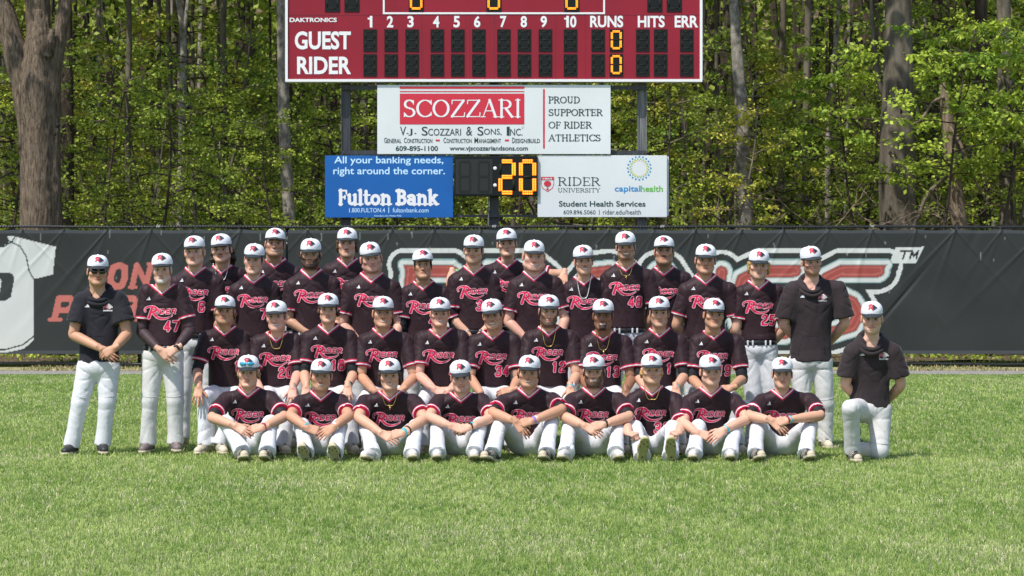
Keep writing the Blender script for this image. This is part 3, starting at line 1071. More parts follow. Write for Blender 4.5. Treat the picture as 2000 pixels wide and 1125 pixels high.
def make_scoreboard():
    d = D_BOARD
    root = empty('scoreboard', (0, 0, 0))
    tag(root, 'large red scoreboard with white frame and amber digits on steel posts behind the fence', 'scoreboard')
    g = Geo()
    pbox(g, 561, -118, 1368, 156.5, d, 0.0, 0.24, bev=0.01)
    cab = g.build('cabinet', m_red, root, smooth=False)
    g = Geo()
    for x in (650, 824, 910, 917, 965, 1024, 1085, 1143):
        pbox(g, x, 29, x + .7, 155, d, 0.002, 0.01)
    pbox(g, 561, 29.5, 1368, 30.2, d, 0.0024, 0.01)
    g.build('panel_joint', mat('panel joint', (0.10, 0.012, 0.02), 0.6), cab, smooth=False)
    g = Geo()
    for r in ((557.5, -122, 562.5, 160), (1366.5, -122, 1371.5, 160), (562.5, 155, 1366.5, 160), (562.5, -122, 1366.5, -117)):
        pbox(g, *r, d, 0.03, 0.28)
    g.build('frame', m_white, root, smooth=False)
    g = Geo()
    for r in ((748, -117, 751.5, 28), (1178, -117, 1181.5, 28), (751.5, 24.5, 1178, 28)):
        pbox(g, *r, d, 0.006, 0.012)
    g.build('inner_frame', m_white, root, smooth=False)

    def word(s, bb, bold=0.0, sp=1.0, nm='lettering'):
        g = Geo()
        g.add(*text_mesh(s, bb, d, 0.005, None, bold, spacing=sp))
        g.build(nm, m_white, root, smooth=False)
    word('GUEST', (576, 61.5, 685.5, 97), 0.030)
    word('RIDER', (580.5, 111, 686, 145), 0.030)
    word('DAKTRONICS', (566, 35, 658, 43.5), 0.030)
    for n, x in zip(range(1, 11), (723, 762, 802, 852, 892, 932, 983, 1023, 1062, 1113)):
        hw = 6.2
        if n in (1, 10):
            x -= 6.5 * (n == 10)
            g = Geo()
            for r in ((x - .5, 31.5, x + 4.5, 54), (x - 4.5, 35, x - .5, 38.5)):
                pbox(g, *r, d, 0.005, 0.01)
            g.build('lettering', m_white, root, smooth=False)
            x += 13
        if n != 1:
            word('0' if n == 10 else str(n), (x - hw, 31.5, x + hw, 54), 0.030)
    word('RUNS', (1152.5, 31, 1217, 54), 0.03)
    word('HITS', (1245.5, 31, 1298, 54), 0.03)
    word('ERR', (1317.5, 31, 1363.5, 54), 0.03)

    def digit(x, y0, y1, lit='', wdt=26):
        g = Geo()
        pbox(g, x, y0, x + wdt, y1, d, 0.012, 0.03)
        p = g.build('digit_panel', m_blackpanel, root, smooth=False)
        seven(x + 2.6, y0 + 2.5, x + wdt - 2.6, y1 - 4.5, d, 0.012, SEGS[lit] if lit else '', 3.7, p)
        return p
    for x in (710, 751, 792, 841, 881, 922, 971, 1011, 1052, 1101, 1155, 1190.5, 1242, 1277, 1328):
        for y0 in (57.6, 106):
            digit(x, y0, y0 + 43.5, '0' if x == 1190.5 else '')
    for x, l in ((635, ''), (673, ''), (798.5, '0'), (950, '0'), (1102, '0'), (1264, ''), (1302, '')):
        digit(x, -26, 23.5, l, 29)
    # posts and beams
    for x, m in ((675, m_steel), (965, m_steel), (1254.5, m_alu)):
        g = Geo()
        a = W(x, 0, d + 0.2)
        wd = 18.5 / FPX * d
        g.box((a[0], d + 0.35, 3.55), (wd, 0.16, 7.6), 0, bev=0.006)
        g.box((a[0] - wd * .5 + .012, d + 0.262, 3.55), (0.02, 0.02, 7.5), 0)
        g.box((a[0] + wd * .5 - .012, d + 0.262, 3.55), (0.02, 0.02, 7.5), 0)
        g.build('post', m, root, smooth=False)
    for y0, y1, x0, x1 in ((167, 175, 668, 1262), (294, 302, 668, 1262), (419.5, 424, 668, 1262)):
        g = Geo()
        pbox(g, x0, y0, x1, y1, d + 0.15, -0.02, 0.06)
        for bx in (671, 681, 1251, 1261):
            V, f = uvsphere(W(bx, (y0 + y1) / 2, d + 0.12) + [0, .0, 0], .012)
            g.add(V, f)
        g.build('crossbeam', m_steel, root, smooth=False)
    g = Geo()
    pbox(g, 953, 382, 955, 442, d + 0.12, 0.0, 0.02)
    g.build('conduit', m_alu, root, smooth=False)


make_scoreboard()


# ---- sponsor signs
m_signwhite = mat('white sign panel', (0.62, 0.645, 0.66), 0.42, var=0.05, vscale=0.9, bump=0.08, bscale=1.6, bdist=0.05)
m_signblue = mat('blue sign panel', lin('#0a57a0'), 0.5, var=0.07, vscale=1.2, bump=0.08, bscale=1.6, bdist=0.05)
m_signred = mat('red sign print', lin('#c02c3e'), 0.45, var=0.05, vscale=1.3)
m_ink = mat('dark sign print', lin('#1d3a3c'), 0.5)
m_lightblue = mat('pale blue print', lin('#b9dcf7'), 0.5)


def sign_board(px, label, m, d):
    x0, y0, x1, y1 = px
    root = empty('sponsor_sign', tuple(W((x0 + x1) / 2, y1, d)))
    tag(root, label, 'sign')
    g = Geo()
    pbox(g, x0, y0, x1, y1, d, 0.0, 0.035, bev=0.004)
    g.V = [v - np.array(root.location) for v in g.V]
    g.build('panel', m, root, smooth=False)
    return root


def ink(root, nm, m, *geo):
    g = Geo()
    for V, F in geo:
        g.add(np.asarray(V) - np.array(root.location), F)
    return g.build(nm, m, root, smooth=False)


def flat(x0, y0, x1, y1, d, off):
    P = np.array([W(x0, y1, d), W(x1, y1, d), W(x1, y0, d), W(x0, y0, d)])
    P[:, 1] -= off
    return P, np.array([[0, 1, 2, 3]])


def make_signs():
    d = D_BOARD + 0.02
    s = sign_board((737, 166, 1192.5, 301), 'wide white construction company sign with red name box, directly under the scoreboard', m_signwhite, d)
    ink(s, 'name_box', m_signred, flat(781, 169, 1024, 173.6, d, .004), flat(781, 178, 1024, 179.8, d, .004), flat(781, 183, 1024, 243, d, .004))
    ink(s, 'name_lettering', m_white, serif_text('SCOZZARI', (787, 195, 1019, 229), d, .008, .07, .026))
    g = Geo()
    small_caps(g, 'V.J. Scozzari & Sons, Inc.', (781, 247.5, 1021, 265), d, .004, 1.0, .78, .004)
    ink(s, 'lettering', m_ink, *[(v, f) for v, f in _split(g)])
    g = Geo()
    small_caps(g, 'General Construction', (750, 269, 845, 279.5), d, .004, 1.0, .8, .012)
    small_caps(g, 'Construction Management', (866, 269, 979, 279.5), d, .004, 1.0, .8, .012)
    small_caps(g, 'Design/Build', (1000, 269, 1055, 279.5), d, .004, 1.0, .8, .012)
    ink(s, 'lettering', m_ink, *[(v, f) for v, f in _split(g)])
    ink(s, 'dash', m_signred, flat(851, 272.5, 859, 276, d, .004), flat(986, 272.5, 994, 276, d, .004), flat(1060.5, 174, 1064, 290, d, .004))
    ink(s, 'lettering', m_ink, text_mesh('609-895-1100', (773, 285, 855.5, 295), d, .004, None, .02), text_mesh('www.vjscozzariandsons.com', (878, 285, 1031, 297), d, .004, None, .02))
    for t, x1, y0 in (('PROUD', 1133, 189), ('SUPPORTER', 1177, 213.5), ('OF RIDER', 1156, 238), ('ATHLETICS', 1173, 263)):
        ink(s, 'lettering', m_ink, serif_text(t, (1071, y0, x1, y0 + 12.6), d, .004, .085, .045, 0.005))
    ink(s, 'registered_mark', m_ink, *[(np.array([W(1021 + 2 * math.cos(a), 249.5 + 2 * math.sin(a), d) + [0, -.004, 0] for a in (t, t + .5, t + .5, t)]) * [1, 1, 1] + np.array([[0, 0, 0], [0, 0, 0], [.004, 0, .004], [.004, 0, .004]]), np.array([[0, 1, 2, 3]])) for t in np.arange(0, 6.2, .52)])

    d = D_BOARD + 0.05
    s = sign_board((635, 304, 885, 425), 'blue bank sign with white slab lettering, left of the countdown clock', m_signblue, d)
    ink(s, 'lettering', m_lightblue, text_mesh('All your banking needs,', (653, 305.5, 866, 323.5), d, .004, None, .012), text_mesh('right around the corner.', (651, 326.5, 869, 345), d, .004, None, .012))
    ink(s, 'name_lettering', m_white, serif_text('Fulton Bank', (661, 371.5, 857, 399.5), d, .004, .115, .06))
    ink(s, 'lettering', m_lightblue, text_mesh('1.800.FULTON.4', (682, 406.5, 752, 415), d, .004, None, .004), text_mesh('fultonbank.com', (767, 406, 837, 415), d, .004, None, .004), flat(758.5, 405, 760, 416, d, .004), text_mesh('Fulton Bank, N.A. Member FDIC.', (731, 420, 785, 423.5), d, .004, None, .01))

    d = D_BOARD + 0.04
    s = sign_board((1050, 303.5, 1302.5, 424), 'white health services sign with crest and ring of coloured dots, right of the countdown clock', m_signwhite, d)
    g = Geo(); pbox(g, 1298, 306, 1306, 421.5, d + 0.05, 0, 0.02); g.V = [v - np.array(s.location) for v in g.V]
    g.build('back_panel', m_signwhite, s, smooth=False)
    ink(s, 'name_lettering', m_ink, serif_text('RIDER', (1089, 346.5, 1172.5, 362.5), d, .004, .07, .03, .005), serif_text('UNIVERSITY', (1089, 367.5, 1172.5, 375.5), d, .004, .07, .04, .004))
    ink(s, 'lettering', m_ink, text_mesh('Student Health Services', (1091.5, 392.5, 1260.5, 403.5), d, .004, None, .016), text_mesh('609.896.5060', (1100.5, 410.5, 1163, 418.5), d, .004, None, .0), text_mesh('rider.edu/health', (1177.5, 409.5, 1251.5, 419), d, .004, None, .0), flat(1170, 410, 1171, 419.5, d, .004))
    m_b, m_g, m_y = mat('blue print', lin('#1583c4'), .5), mat('leaf green print', lin('#5fae3a'), .5), mat('yellow print', lin('#d9b93c'), .5)
    ink(s, 'lettering', m_b, text_mesh('capital', (1200.5, 362.5, 1250.5, 377.5), d, .004, None, .014))
    ink(s, 'lettering', m_g, text_mesh('health', (1251.5, 362.5, 1294.5, 374.5), d, .004, None, .014))

    def dots(n, r, rad, ph):
        out = []
        for k in range(n):
            a = 2 * math.pi * (k + ph) / n
            c = W(1248.5 + r * math.cos(a), 328.5 + r * math.sin(a), d) + [0, -.004, 0]
            t = np.linspace(0, 2 * math.pi, 8, endpoint=False)
            V = np.vstack([[c + [rad * math.cos(q), 0, rad * math.sin(q)] for q in t], [c]])
            out.append((V, np.array([[i, (i + 1) % 8, 8] for i in range(8)])))
        return out
    ink(s, 'dot_ring', m_b, *dots(20, 22.5, .016, 0))
    ink(s, 'dot_ring', m_g, *dots(20, 18.2, .012, .5))
    ink(s, 'dot_ring', m_y, *dots(20, 15.4, .012, 0))
    k = d / FPX
    cr = [(1057, 346), (1081.5, 346), (1081.5, 360), (1079, 367), (1069.3, 374.5), (1059.5, 367), (1057, 360)]
    Vr, Fr = field_mesh(lambda U: np.abs(s_poly(U, cr)) - .55, 1055, 1084, 344, 377, .5)
    V2, F2 = field_mesh(lambda U: np.minimum(np.minimum(s_poly(U, [(1057.5, 346.5), (1081, 346.5), (1081, 351.3), (1057.5, 351.3)]), np.hypot((U[:, 0] - 1069.3) / 1.25, U[:, 1] - 358.7) - 5.6), np.minimum(s_poly(U, [(1068.3, 362), (1070.3, 362), (1070.3, 369), (1068.3, 369)]), s_poly(U, [(1065.5, 369), (1073, 369), (1071, 371), (1067.5, 371)]))), 1055, 1084, 344, 377, .5)
    fl = lambda V, o: np.stack([(V[:, 0] - 1000) * k, np.full(len(V), d - o), EYE - (V[:, 1] - HOR) * k], 1)
    ink(s, 'crest', m_signred, (fl(Vr, .004), Fr[:, ::-1]), (fl(V2, .006), F2[:, ::-1]))
    ink(s, 'crest_date', m_white, text_mesh('1865', (1060, 347.3, 1078.5, 350.6), d, .009, None, .02))

    # countdown clock
    d = D_BOARD
    root = empty('countdown_clock', tuple(W(968, 382, d)))
    tag(root, 'black countdown clock with amber digits between the blue sign and the white sign', 'clock')
    loc = np.array(root.location)

    def part(g, nm, m, par=None):
        g.V = [v - loc for v in g.V]
        return g.build(nm, m, par or root, smooth=False)
    g = Geo(); pbox(g, 887, 305, 1050, 383, d, 0.03, 0.18, bev=.008)
    body = part(g, 'case', m_blackpanel)
    g = Geo(); pbox(g, 890, 311, 962, 379, d, 0.034, 0.02)
    part(g, 'dim_face', mat('dull grey lens', (0.024, 0.027, 0.026), .5, spec=.2))
    g = Geo()
    for x in (895, 932):
        for k, (a, b, c, e) in seg_strokes(x, 313, x + 26, 377, 3).items():
            pbox(g, min(a, c) - 2 + 2 * (a != c), min(b, e) - 2 + 4 * (a == c), max(a, c) + 2 - 2 * (a != c), max(b, e) + 2 - 4 * (a == c), d, .038, .01)
    part(g, 'unlit_segments', mat('clock lens segment', (0.021, 0.024, 0.022), .6, spec=.1))
    g = Geo()
    for y in (329, 362):
        p = W(967, y, d); V, f = uvsphere((p[0], d - .032, p[2]), (.032, .012, .032), 12, 6); g.add(V, f)
    part(g, 'colon_lamp', m_white)
    hold = empty('digit', tuple(loc)); hold.parent = root; hold.location = (0, 0, 0)
    n0 = set(bpy.data.objects)
    seven(974, 312, 1007, 380, d, .034, SEGS['2'], 7.0, hold)
    seven(1014, 312, 1047, 380, d, .034, SEGS['0'], 7.0, hold)
    for o in set(bpy.data.objects) - n0:
        o.location = -loc


def _split(g):
    return list(zip(g.V, [f for f in _faces(g)]))


def _faces(g):
    n = 0
    for v, f in zip(g.V, g.F3):
        yield f - n
        n += len(v)


make_signs()

# =================================================================== woods
def bark(name, c1, c2, sx=9.0, sz=1.4, bump=0.9, bd=0.03):
    m = two_tone(name, c1, c2, 1.0, rough=0.9, bump=bump, bscale=4.0, bdist=bd, stretch=(sx, sx, sz), lo=0.36, hi=0.66)
    for n in m.node_tree.nodes:
        if n.type == 'TEX_NOISE' and n.inputs['Scale'].default_value == 4.0:
            mp = [q for q in m.node_tree.nodes if q.type == 'MAPPING'][-1]
            m.node_tree.links.new(mp.outputs['Vector'], n.inputs['Vector'])
    return m


m_bark_big = bark('shaggy grey brown bark', (0.075, 0.055, 0.040), (0.32, 0.245, 0.175), 30, 4.5, 1.0, 0.05)
m_bark_grey = bark('smooth grey bark', (0.075, 0.062, 0.047), (0.18, 0.155, 0.12), 8, 2.5, 0.5, 0.02)
m_bark_pale = bark('pale patchy bark', (0.10, 0.085, 0.068), (0.36, 0.325, 0.27), 9, 6.0, 0.6, 0.02)
m_bark_dark = bark('dark brown bark', (0.04, 0.03, 0.023), (0.105, 0.08, 0.06), 18, 2.5, 0.9, 0.04)
m_bark_dead = bark('dead wood', (0.11, 0.08, 0.055), (0.32, 0.245, 0.18), 16, 3.0, 0.9, 0.03)
m_hollow = mat('hollow in the bark', (0.012, 0.009, 0.007), 0.9)


def leaf_mat():
    m = mat('spring leaves', (0.1, 0.2, 0.03), 0.5, spec=0.3, attr=True)
    nt = m.node_tree
    p = nt.nodes['Principled BSDF']
    tr = nt.nodes.new('ShaderNodeBsdfTranslucent')
    mx = nt.nodes.new('ShaderNodeMixShader')
    mx.inputs[0].default_value = 0.35
    at = [q for q in nt.nodes if q.type == 'ATTRIBUTE'][0]
    nt.links.new(at.outputs['Color'], tr.inputs['Color'])
    nt.links.new(p.outputs[0], mx.inputs[1]); nt.links.new(tr.outputs[0], mx.inputs[2])
    nt.links.new(mx.outputs[0], nt.nodes['Material Output'].inputs['Surface'])
    return m


m_leaf = leaf_mat()
LEAF_A, LEAF_B = np.array([0.09, 0.17, 0.018]), np.array([0.52, 0.60, 0.08])


def leaf_faces(P, size, rng, bright=1.0, droop=0.5, hue=0.0):
    """pointed leaves: a folded diamond of two triangles each, random heading, half drooping"""
    n = len(P)
    a = rng.uniform(0, 2 * math.pi, n)
    t = rng.normal(-0.35 * droop * 2, 0.5, n)
    d = np.stack([np.cos(a) * np.cos(t), np.sin(a) * np.cos(t), np.sin(t)], 1)
    s = np.cross(d, rng.normal(size=(n, 3)) * 0.6 + np.array([0, 0, 1.0]))
    s /= np.linalg.norm(s, axis=1)[:, None] + 1e-9
    L = (size * rng.uniform(0.55, 1.2, n))[:, None]
    up = np.cross(s, d)
    V = np.stack([P, P + d * L * .45 + s * L * .33 + up * L * .05, P + d * L, P + d * L * .45 - s * L * .33 + up * L * .05], 1).reshape(-1, 3)
    b = 4 * np.arange(n)
    F = np.vstack([np.stack([b, b + 1, b + 2], 1), np.stack([b, b + 2, b + 3], 1)])
    k = np.clip(.42 + .33 * wob(P, 1.9, 77) + .25 * rng.uniform(-1, 1, n), 0, 1)[:, None]
    c = (LEAF_A * (1 - k) + LEAF_B * k) * bright * rng.uniform(0.85, 1.15, n)[:, None]
    c = c * (1 + hue * np.array([0.5, 0.0, 0.2]))
    return V, F, np.repeat(c, 4, 0)


def limb_path(p, dirv, L, rng, n=7, wander=0.18, up=0.0):
    pts = [np.array(p, float)]
    d = np.array(dirv, float)
    for _ in range(n):
        d = d + rng.normal(size=3) * wander + np.array([0, 0, up])
        d /= np.linalg.norm(d)
        pts.append(pts[-1] + d * L / n)
    return np.array(pts)


def understory(name, loc, seed, h, nl, spread, leaf, bright, m, label, group, zlo=0.2, hue=0.0, az=None, trunk_r=0.045):
    """slender woodland tree: wandering trunk, layered sprays of twigs, separate leaves in clumps"""
    rng = np.random.default_rng(seed)
    root = empty(name, loc)
    tag(root, label, 'tree', group)
    trunk = limb_path((0, 0, -0.2), (rng.normal(0, .07), rng.normal(0, .07), 1), h, rng, 9, 0.07, 0.06)
    g = Geo()
    g.add(*tube(catmull(trunk, 22), np.linspace(trunk_r, trunk_r * .25, 22), 8))
    tw = Geo()
    leafP = []
    for k in range(nl):
        t = rng.uniform(zlo, 0.98)
        i = min(int(t * 9), 8)
        p = trunk[i] + (trunk[i + 1] - trunk[i]) * (t * 9 - i)
        a = rng.uniform(0, 2 * math.pi) if az is None else rng.normal(az, 0.9)
        L = spread * rng.uniform(0.45, 1.0) * (1.15 - 0.6 * t)
        lp = limb_path(p, (math.cos(a), math.sin(a), rng.uniform(-0.05, 0.5)), L, rng, 6, 0.16, 0.0)
        g.add(*tube(lp, np.linspace(0.016, 0.004, 7), 5, False))
        for q in range(4):
            u = rng.uniform(0.3, 1.0) * 5.999
            j = int(u)
            p2 = lp[j] + (lp[j + 1] - lp[j]) * (u - j)
            a2 = a + rng.normal(0, 0.8)
            L2 = L * rng.uniform(0.18, 0.42)
            l2 = limb_path(p2, (math.cos(a2), math.sin(a2), rng.normal(0, .22)), L2, rng, 4, 0.2, -0.03)
            tw.add(*tube(l2, np.linspace(0.006, 0.003, 5), 3, False))
            m2 = rng.integers(20, 38)
            uu = rng.uniform(0.1, 1, m2) * 3.999
            jj = uu.astype(int)
            pp = l2[jj] + (l2[jj + 1] - l2[jj]) * (uu - jj)[:, None]
            leafP.append(pp + rng.normal(size=(m2, 3)) * np.array([0.085, 0.085, 0.03]))
    tr = g.build('trunk', m, root)
    tw.build('twigs', m, tr)
    V, F, C = leaf_faces(np.vstack(leafP), leaf, rng, bright, hue=hue)
    link('crown', make_mesh('crown', V, F, [m_leaf], smooth=False, cols=C), root)
    return root


def dup_tree(o, loc, rz, sc, label=None, group=None):
    c = o.copy(); COL.objects.link(c)
    c.location = loc; c.rotation_euler = (0, 0, rz); c.scale = (sc, sc, sc)
    if label:
        c['label'] = label
    if group:
        c['group'] = group
    for ch in o.children:
        d = ch.copy(); COL.objects.link(d); d.parent = c
        for g2 in ch.children:
            e = g2.copy(); COL.objects.link(e); e.parent = d
    return c


def tall_tree(name, label, d, path_px, width_px, m, seed, group=None, crown=True, limbs=(), ztop=13.0, n=14, ridges=0.0):
    """forest tree whose trunk follows a photo outline at its own depth, carried on above the picture"""
    rng = np.random.default_rng(seed)
    base = W(path_px[0][0], HOR, d); base[2] = 0
    root = empty(name, tuple(base))
    tag(root, label, 'tree', group)
    g = Geo()
    P = [W(x, y, d + dy) for (x, y, dy) in [(q + (0,))[:3] for q in path_px]]
    w = list(width_px)
    top = P[-1]; dirv = (P[-1] - P[-2]) / np.linalg.norm(P[-1] - P[-2])
    if top[2] < ztop and crown:
        P += [top + dirv * (ztop - top[2]) * .5, top + dirv * (ztop - top[2])]
        w += [w[-1] * .8, w[-1] * .45]
    P0 = P[0].copy(); P0[2] = -0.3
    P0[:2] += (P[0] - P[1])[:2] * (P[0][2] + 0.3) / max(P[1][2] - P[0][2], 0.3)
    P = [P0] + P; w = [w[0] * 1.12] + w
    m2 = 110 if ridges else 40
    pts = catmull(P, m2)
    rad = np.interp(np.linspace(0, 1, m2), np.linspace(0, 1, len(w)), w) / 2 / FPX * d
    V, f = tube(pts, rad, n)
    nv = m2 * n
    ring = V[:nv].reshape(m2, n, 3)
    a = np.arange(n) / n * 2 * math.pi
    ph = rng.uniform(0, 6.28, 4)
    bulge = 1 + 0.05 * np.sin(3 * a + ph[0]) + 0.04 * np.sin(5 * a + ph[1])
    wav = 1 + 0.04 * np.sin(np.linspace(0, 9, m2) + ph[2])
    ring = pts[:, None] + (ring - pts[:, None]) * bulge[None, :, None] * wav[:, None, None]
    if ridges:
        q = ring.reshape(-1, 3) * np.array([1, 1, .16])
        rd = (ring - pts[:, None]).reshape(-1, 3)
        rd /= np.linalg.norm(rd, axis=1)[:, None] + 1e-9
        ring = (ring.reshape(-1, 3) + rd * (ridges * (wob(q, 26, seed) + .8 * wob(q, 60, seed + 1)))[:, None]).reshape(ring.shape)
    V[:nv] = ring.reshape(-1, 3)
    g.add(V - base, f)
    tr = g.build('trunk', m, root)
    for lp, wd in limbs:
        g = Geo()
        Q = np.array([W(x, y, d + dy) for (x, y, dy) in lp])
        g.add(*(lambda v, ff: (v - base, ff))(*tube(catmull(Q, 30), np.linspace(wd[0], wd[1], 30) / 2 / FPX * d * (1 + .05 * np.sin(np.arange(30) * 1.1 + seed)), 14)))
        g.build('limb', m, tr)
    if crown:
        cz = P[-1]
        k = 420
        q = rng.normal(size=(k, 3)); q /= np.linalg.norm(q, axis=1)[:, None]
        q = q * rng.uniform(0.3, 1, k)[:, None] ** .5 * np.array([2.6, 2.6, 2.4]) + (cz - base) + [0, 0, 0.6]
        q = q[q[:, 2] > 8.0]
        V, F, C = leaf_faces(q, 0.55, rng, 0.9)
        link('crown', make_mesh('crown', V, F, [m_leaf], smooth=False, cols=C), root)
    return root


def make_woods():
    # ---- the big forked tree at the edge of the picture
    big = tall_tree('broad_forked_tree', 'huge shaggy barked tree forking into limbs above the printed shirt banner', 46.0,
                    [(80, 445), (79, 330), (78, 240), (76, 170), (78, 90), (80, 20)], [80, 79, 80, 84, 58, 24], m_bark_big, 1, crown=False, n=48, ridges=.016,
                    limbs=[([(66, 290, .05), (57, 210, 0), (36, 120, 0.05), (12, 40, .1), (-30, -90, .2), (-60, -300, .4)], (60, 34)),
                           ([(86, 280, .1), (82, 180, .1), (78, 100, .15), (74, 0, .2), (76, -120, .2), (70, -330, .2)], (66, 36)),
                           ([(92, 280, .05), (100, 190, -.05), (112, 95, -.1), (124, 30, -.1), (140, -40, -.05), (175, -180, 0)], (36, 20)),
                           ([(94, 110, -.32), (97, 90, -.36), (101, 68, -.36), (103, 58, -.34)], (15, 11))])
    g = Geo()
    for x, y, r in ((102, 66, .035), (108, 262, .03), (113, 245, .045)):
        c = W(x, y, 45.62); V, f = uvsphere(c - np.array(big.location), (r, .03, r * 1.1), 10, 6); g.add(V, f)
    g.build('knot_hole', m_hollow, [o for o in big.children if o.name.startswith('trunk')][0])
    # crown of the big tree, high over the frame
    rng = np.random.default_rng(2)
    q = rng.normal(size=(900, 3)) * np.array([2.6, 2.0, 1.6]) + np.array([-0.4, 0.8, 12.5])
    V, F, C = leaf_faces(q[q[:, 2] > 8.6], 0.5, rng, 0.9)
    link('crown', make_mesh('crown', V, F, [m_leaf], smooth=False, cols=C), big)

    # ---- trunks one can tell apart
    T = tall_tree
    T('straight_tree', 'dark straight trunk half hidden right behind the huge forked tree', 52, [(131, 445), (130, 200), (128, -40)], [30, 29, 27], m_bark_dark, 3)
    T('slim_tree', 'slim pale trunk rising through the leaves near the huge forked tree', 56, [(254, 445), (249, 250), (253, 60), (250, -40)], [13, 12, 11, 10], m_bark_grey, 4)
    T('forked_tree', 'slender grey tree with a Y fork high in the leaves', 54, [(352, 445), (356, 250), (358, 70), (341, -40)], [15, 14, 13, 9], m_bark_pale, 5,
      limbs=[([(358, 70, 0), (364, 30, 0), (372, -40, .1)], (10, 6))])
    T('slim_tree', 'grey brown trunk behind the yellow green sprays, first from the scoreboard edge', 57, [(438, 445), (440, 230), (436, 60), (440, -40)], [14, 13, 12, 11], m_bark_grey, 6)
    T('spotted_tree', 'pale spotted trunk just left of the blue bank sign and scoreboard', 49, [(566, 445), (557, 300), (553, 180), (549, -40)], [24, 23, 22, 20], m_bark_pale, 7)
    T('slim_tree', 'trunk seen between the left scoreboard post and the white construction sign', 55, [(716, 445), (712, 240), (706, -40)], [16, 15, 14], m_bark_grey, 8)
    T('slim_tree', 'trunk showing under the countdown clock beside the middle post', 54, [(1003, 445), (1006, 330), (1010, -40)], [14, 14, 13], m_bark_grey, 9)
    T('slim_tree', 'narrow trunk just right of the white health services sign', 56, [(1338, 445), (1336, 250), (1332, -40)], [13, 12, 11], m_bark_grey, 10)
    T('pale_tree', 'pale sunlit bending trunk between the scoreboard and the big grey beech', 48.5, [(1457, 445), (1452, 340), (1449, 220), (1440, 110), (1430, -40)], [27, 27, 25, 22, 18], m_bark_pale, 11)
    T('slim_tree', 'straight grey trunk left of the big beech, nearer the pale bending trunk', 55, [(1573, 445), (1574, 240), (1580, -40)], [14, 14, 13], m_bark_grey, 12)
    T('slim_tree', 'thin leaning trunk just left of the big grey beech', 56, [(1616, 445), (1618, 260), (1634, 60), (1642, -40)], [11, 11, 9, 8], m_bark_pale, 13)
    b = T('grey_beech', 'big smooth grey beech trunk with a dark knot hole', 50, [(1752, 460), (1751, 350), (1752, 220), (1754, 120), (1752, -40)], [72, 70, 61, 58, 50], m_bark_grey, 14, n=22,
          limbs=[([(1735, 215, .1), (1716, 150, .15), (1706, 80, .2), (1700, -20, .3)], (13, 7))])
    g = Geo()
    V, f = uvsphere(W(1759, 217, 49.70) - np.array(b.location), (.035, .03, .075), 10, 6); g.add(V, f)
    g.build('knot_hole', m_hollow, [o for o in b.children if o.name.startswith('trunk')][0])
    T('broken_tree', 'broken leaning dead trunk with bare roots right of the big beech', 47.5, [(1875, 445), (1864, 350), (1852, 250), (1845, 190), (1836, 150)], [31, 27, 25, 19, 9], m_bark_dead, 15, crown=False,
      limbs=[([(1843, 190, -.1), (1822, 200, -.2), (1800, 232, -.3), (1780, 244, -.35)], (7, 3)), ([(1852, 245, -.1), (1875, 280, -.2), (1900, 345, -.3), (1932, 402, -.3)], (7, 3)), ([(1868, 430, -.2), (1856, 410, -.25), (1851, 398, -.3)], (8, 4))])
    T('reddish_tree', 'reddish brown trunk behind the bright leaves right of the broken trunk', 53, [(1922, 445), (1920, 240), (1914, -40)], [27, 26, 24], m_bark_dark, 16)
    T('grey_tree', 'wide grey trunk at the far right edge of the woods', 50, [(1968, 445), (1966, 300), (1962, 140), (1958, -40)], [33, 31, 28, 26], m_bark_grey, 17)
    T('slim_tree', 'dark upright trunk behind and right of the big beech', 56, [(1812, 445), (1822, 240), (1832, -40)], [22, 22, 20], m_bark_dark, 18)
    T('leaning_pole', 'fallen grey pole leaning between the beech and the broken trunk', 47.8, [(1786, 440, 0), (1812, 380, .1), (1850, 345, .2), (1890, 325, .3)], [8, 8, 7, 6], m_bark_grey, 19, crown=False)
    rng = np.random.default_rng(21)
    # ---- deeper trunks, told apart by nothing
    for k in range(64):
        d = rng.uniform(58, 84)
        x = rng.uniform(-60, 2060)
        wd = rng.uniform(7, 17) * 56 / d
        lean = rng.normal(0, 10)
        tall_tree('woodland_tree', 'plain straight trunk standing deep in the shaded woods', d, [(x, 440), (x + lean * .5, 220), (x + lean, -30)], [wd, wd * .95, wd * .85],
                  [m_bark_grey, m_bark_dark, m_bark_grey, m_bark_pale][k % 4], 100 + k, 'deep woodland trunks', crown=k % 2 == 0, n=8)

    # ---- leafy understory: four grown kinds, copied
    P1 = understory('understory_tree', tuple(W(300, HOR, 48.5) * [1, 1, 0]), 31, 5.6, 30, 2.1, 0.075, 1.0, m_bark_dark, 'slender leafy young tree with yellow green sprays at the wood edge', 'leafy young trees at the wood edge')
    P2 = understory('understory_tree', tuple(W(470, HOR, 47.8) * [1, 1, 0]), 32, 4.6, 28, 1.9, 0.066, 1.1, m_bark_grey, 'slender leafy young tree with yellow green sprays at the wood edge', 'leafy young trees at the wood edge', 0.1)
    P3 = understory('understory_tree', tuple(W(1390, HOR, 46.8) * [1, 1, 0]), 33, 5.2, 24, 2.0, 0.085, 1.15, m_bark_grey, 'slender leafy young tree with yellow green sprays at the wood edge', 'leafy young trees at the wood edge', 0.15, 0.5)
    P4 = understory('broadleaf_sapling', tuple(W(1800, HOR, 46.2) * [1, 1, 0]), 34, 6.6, 30, 2.5, 0.115, 1.25, m_bark_dark, 'sapling with big bright green leaves spreading over the beech trunk', 'bright broad leaved saplings', 0.55)
    lab = 'slender leafy young tree with yellow green sprays at the wood edge'
    grp = 'leafy young trees at the wood edge'
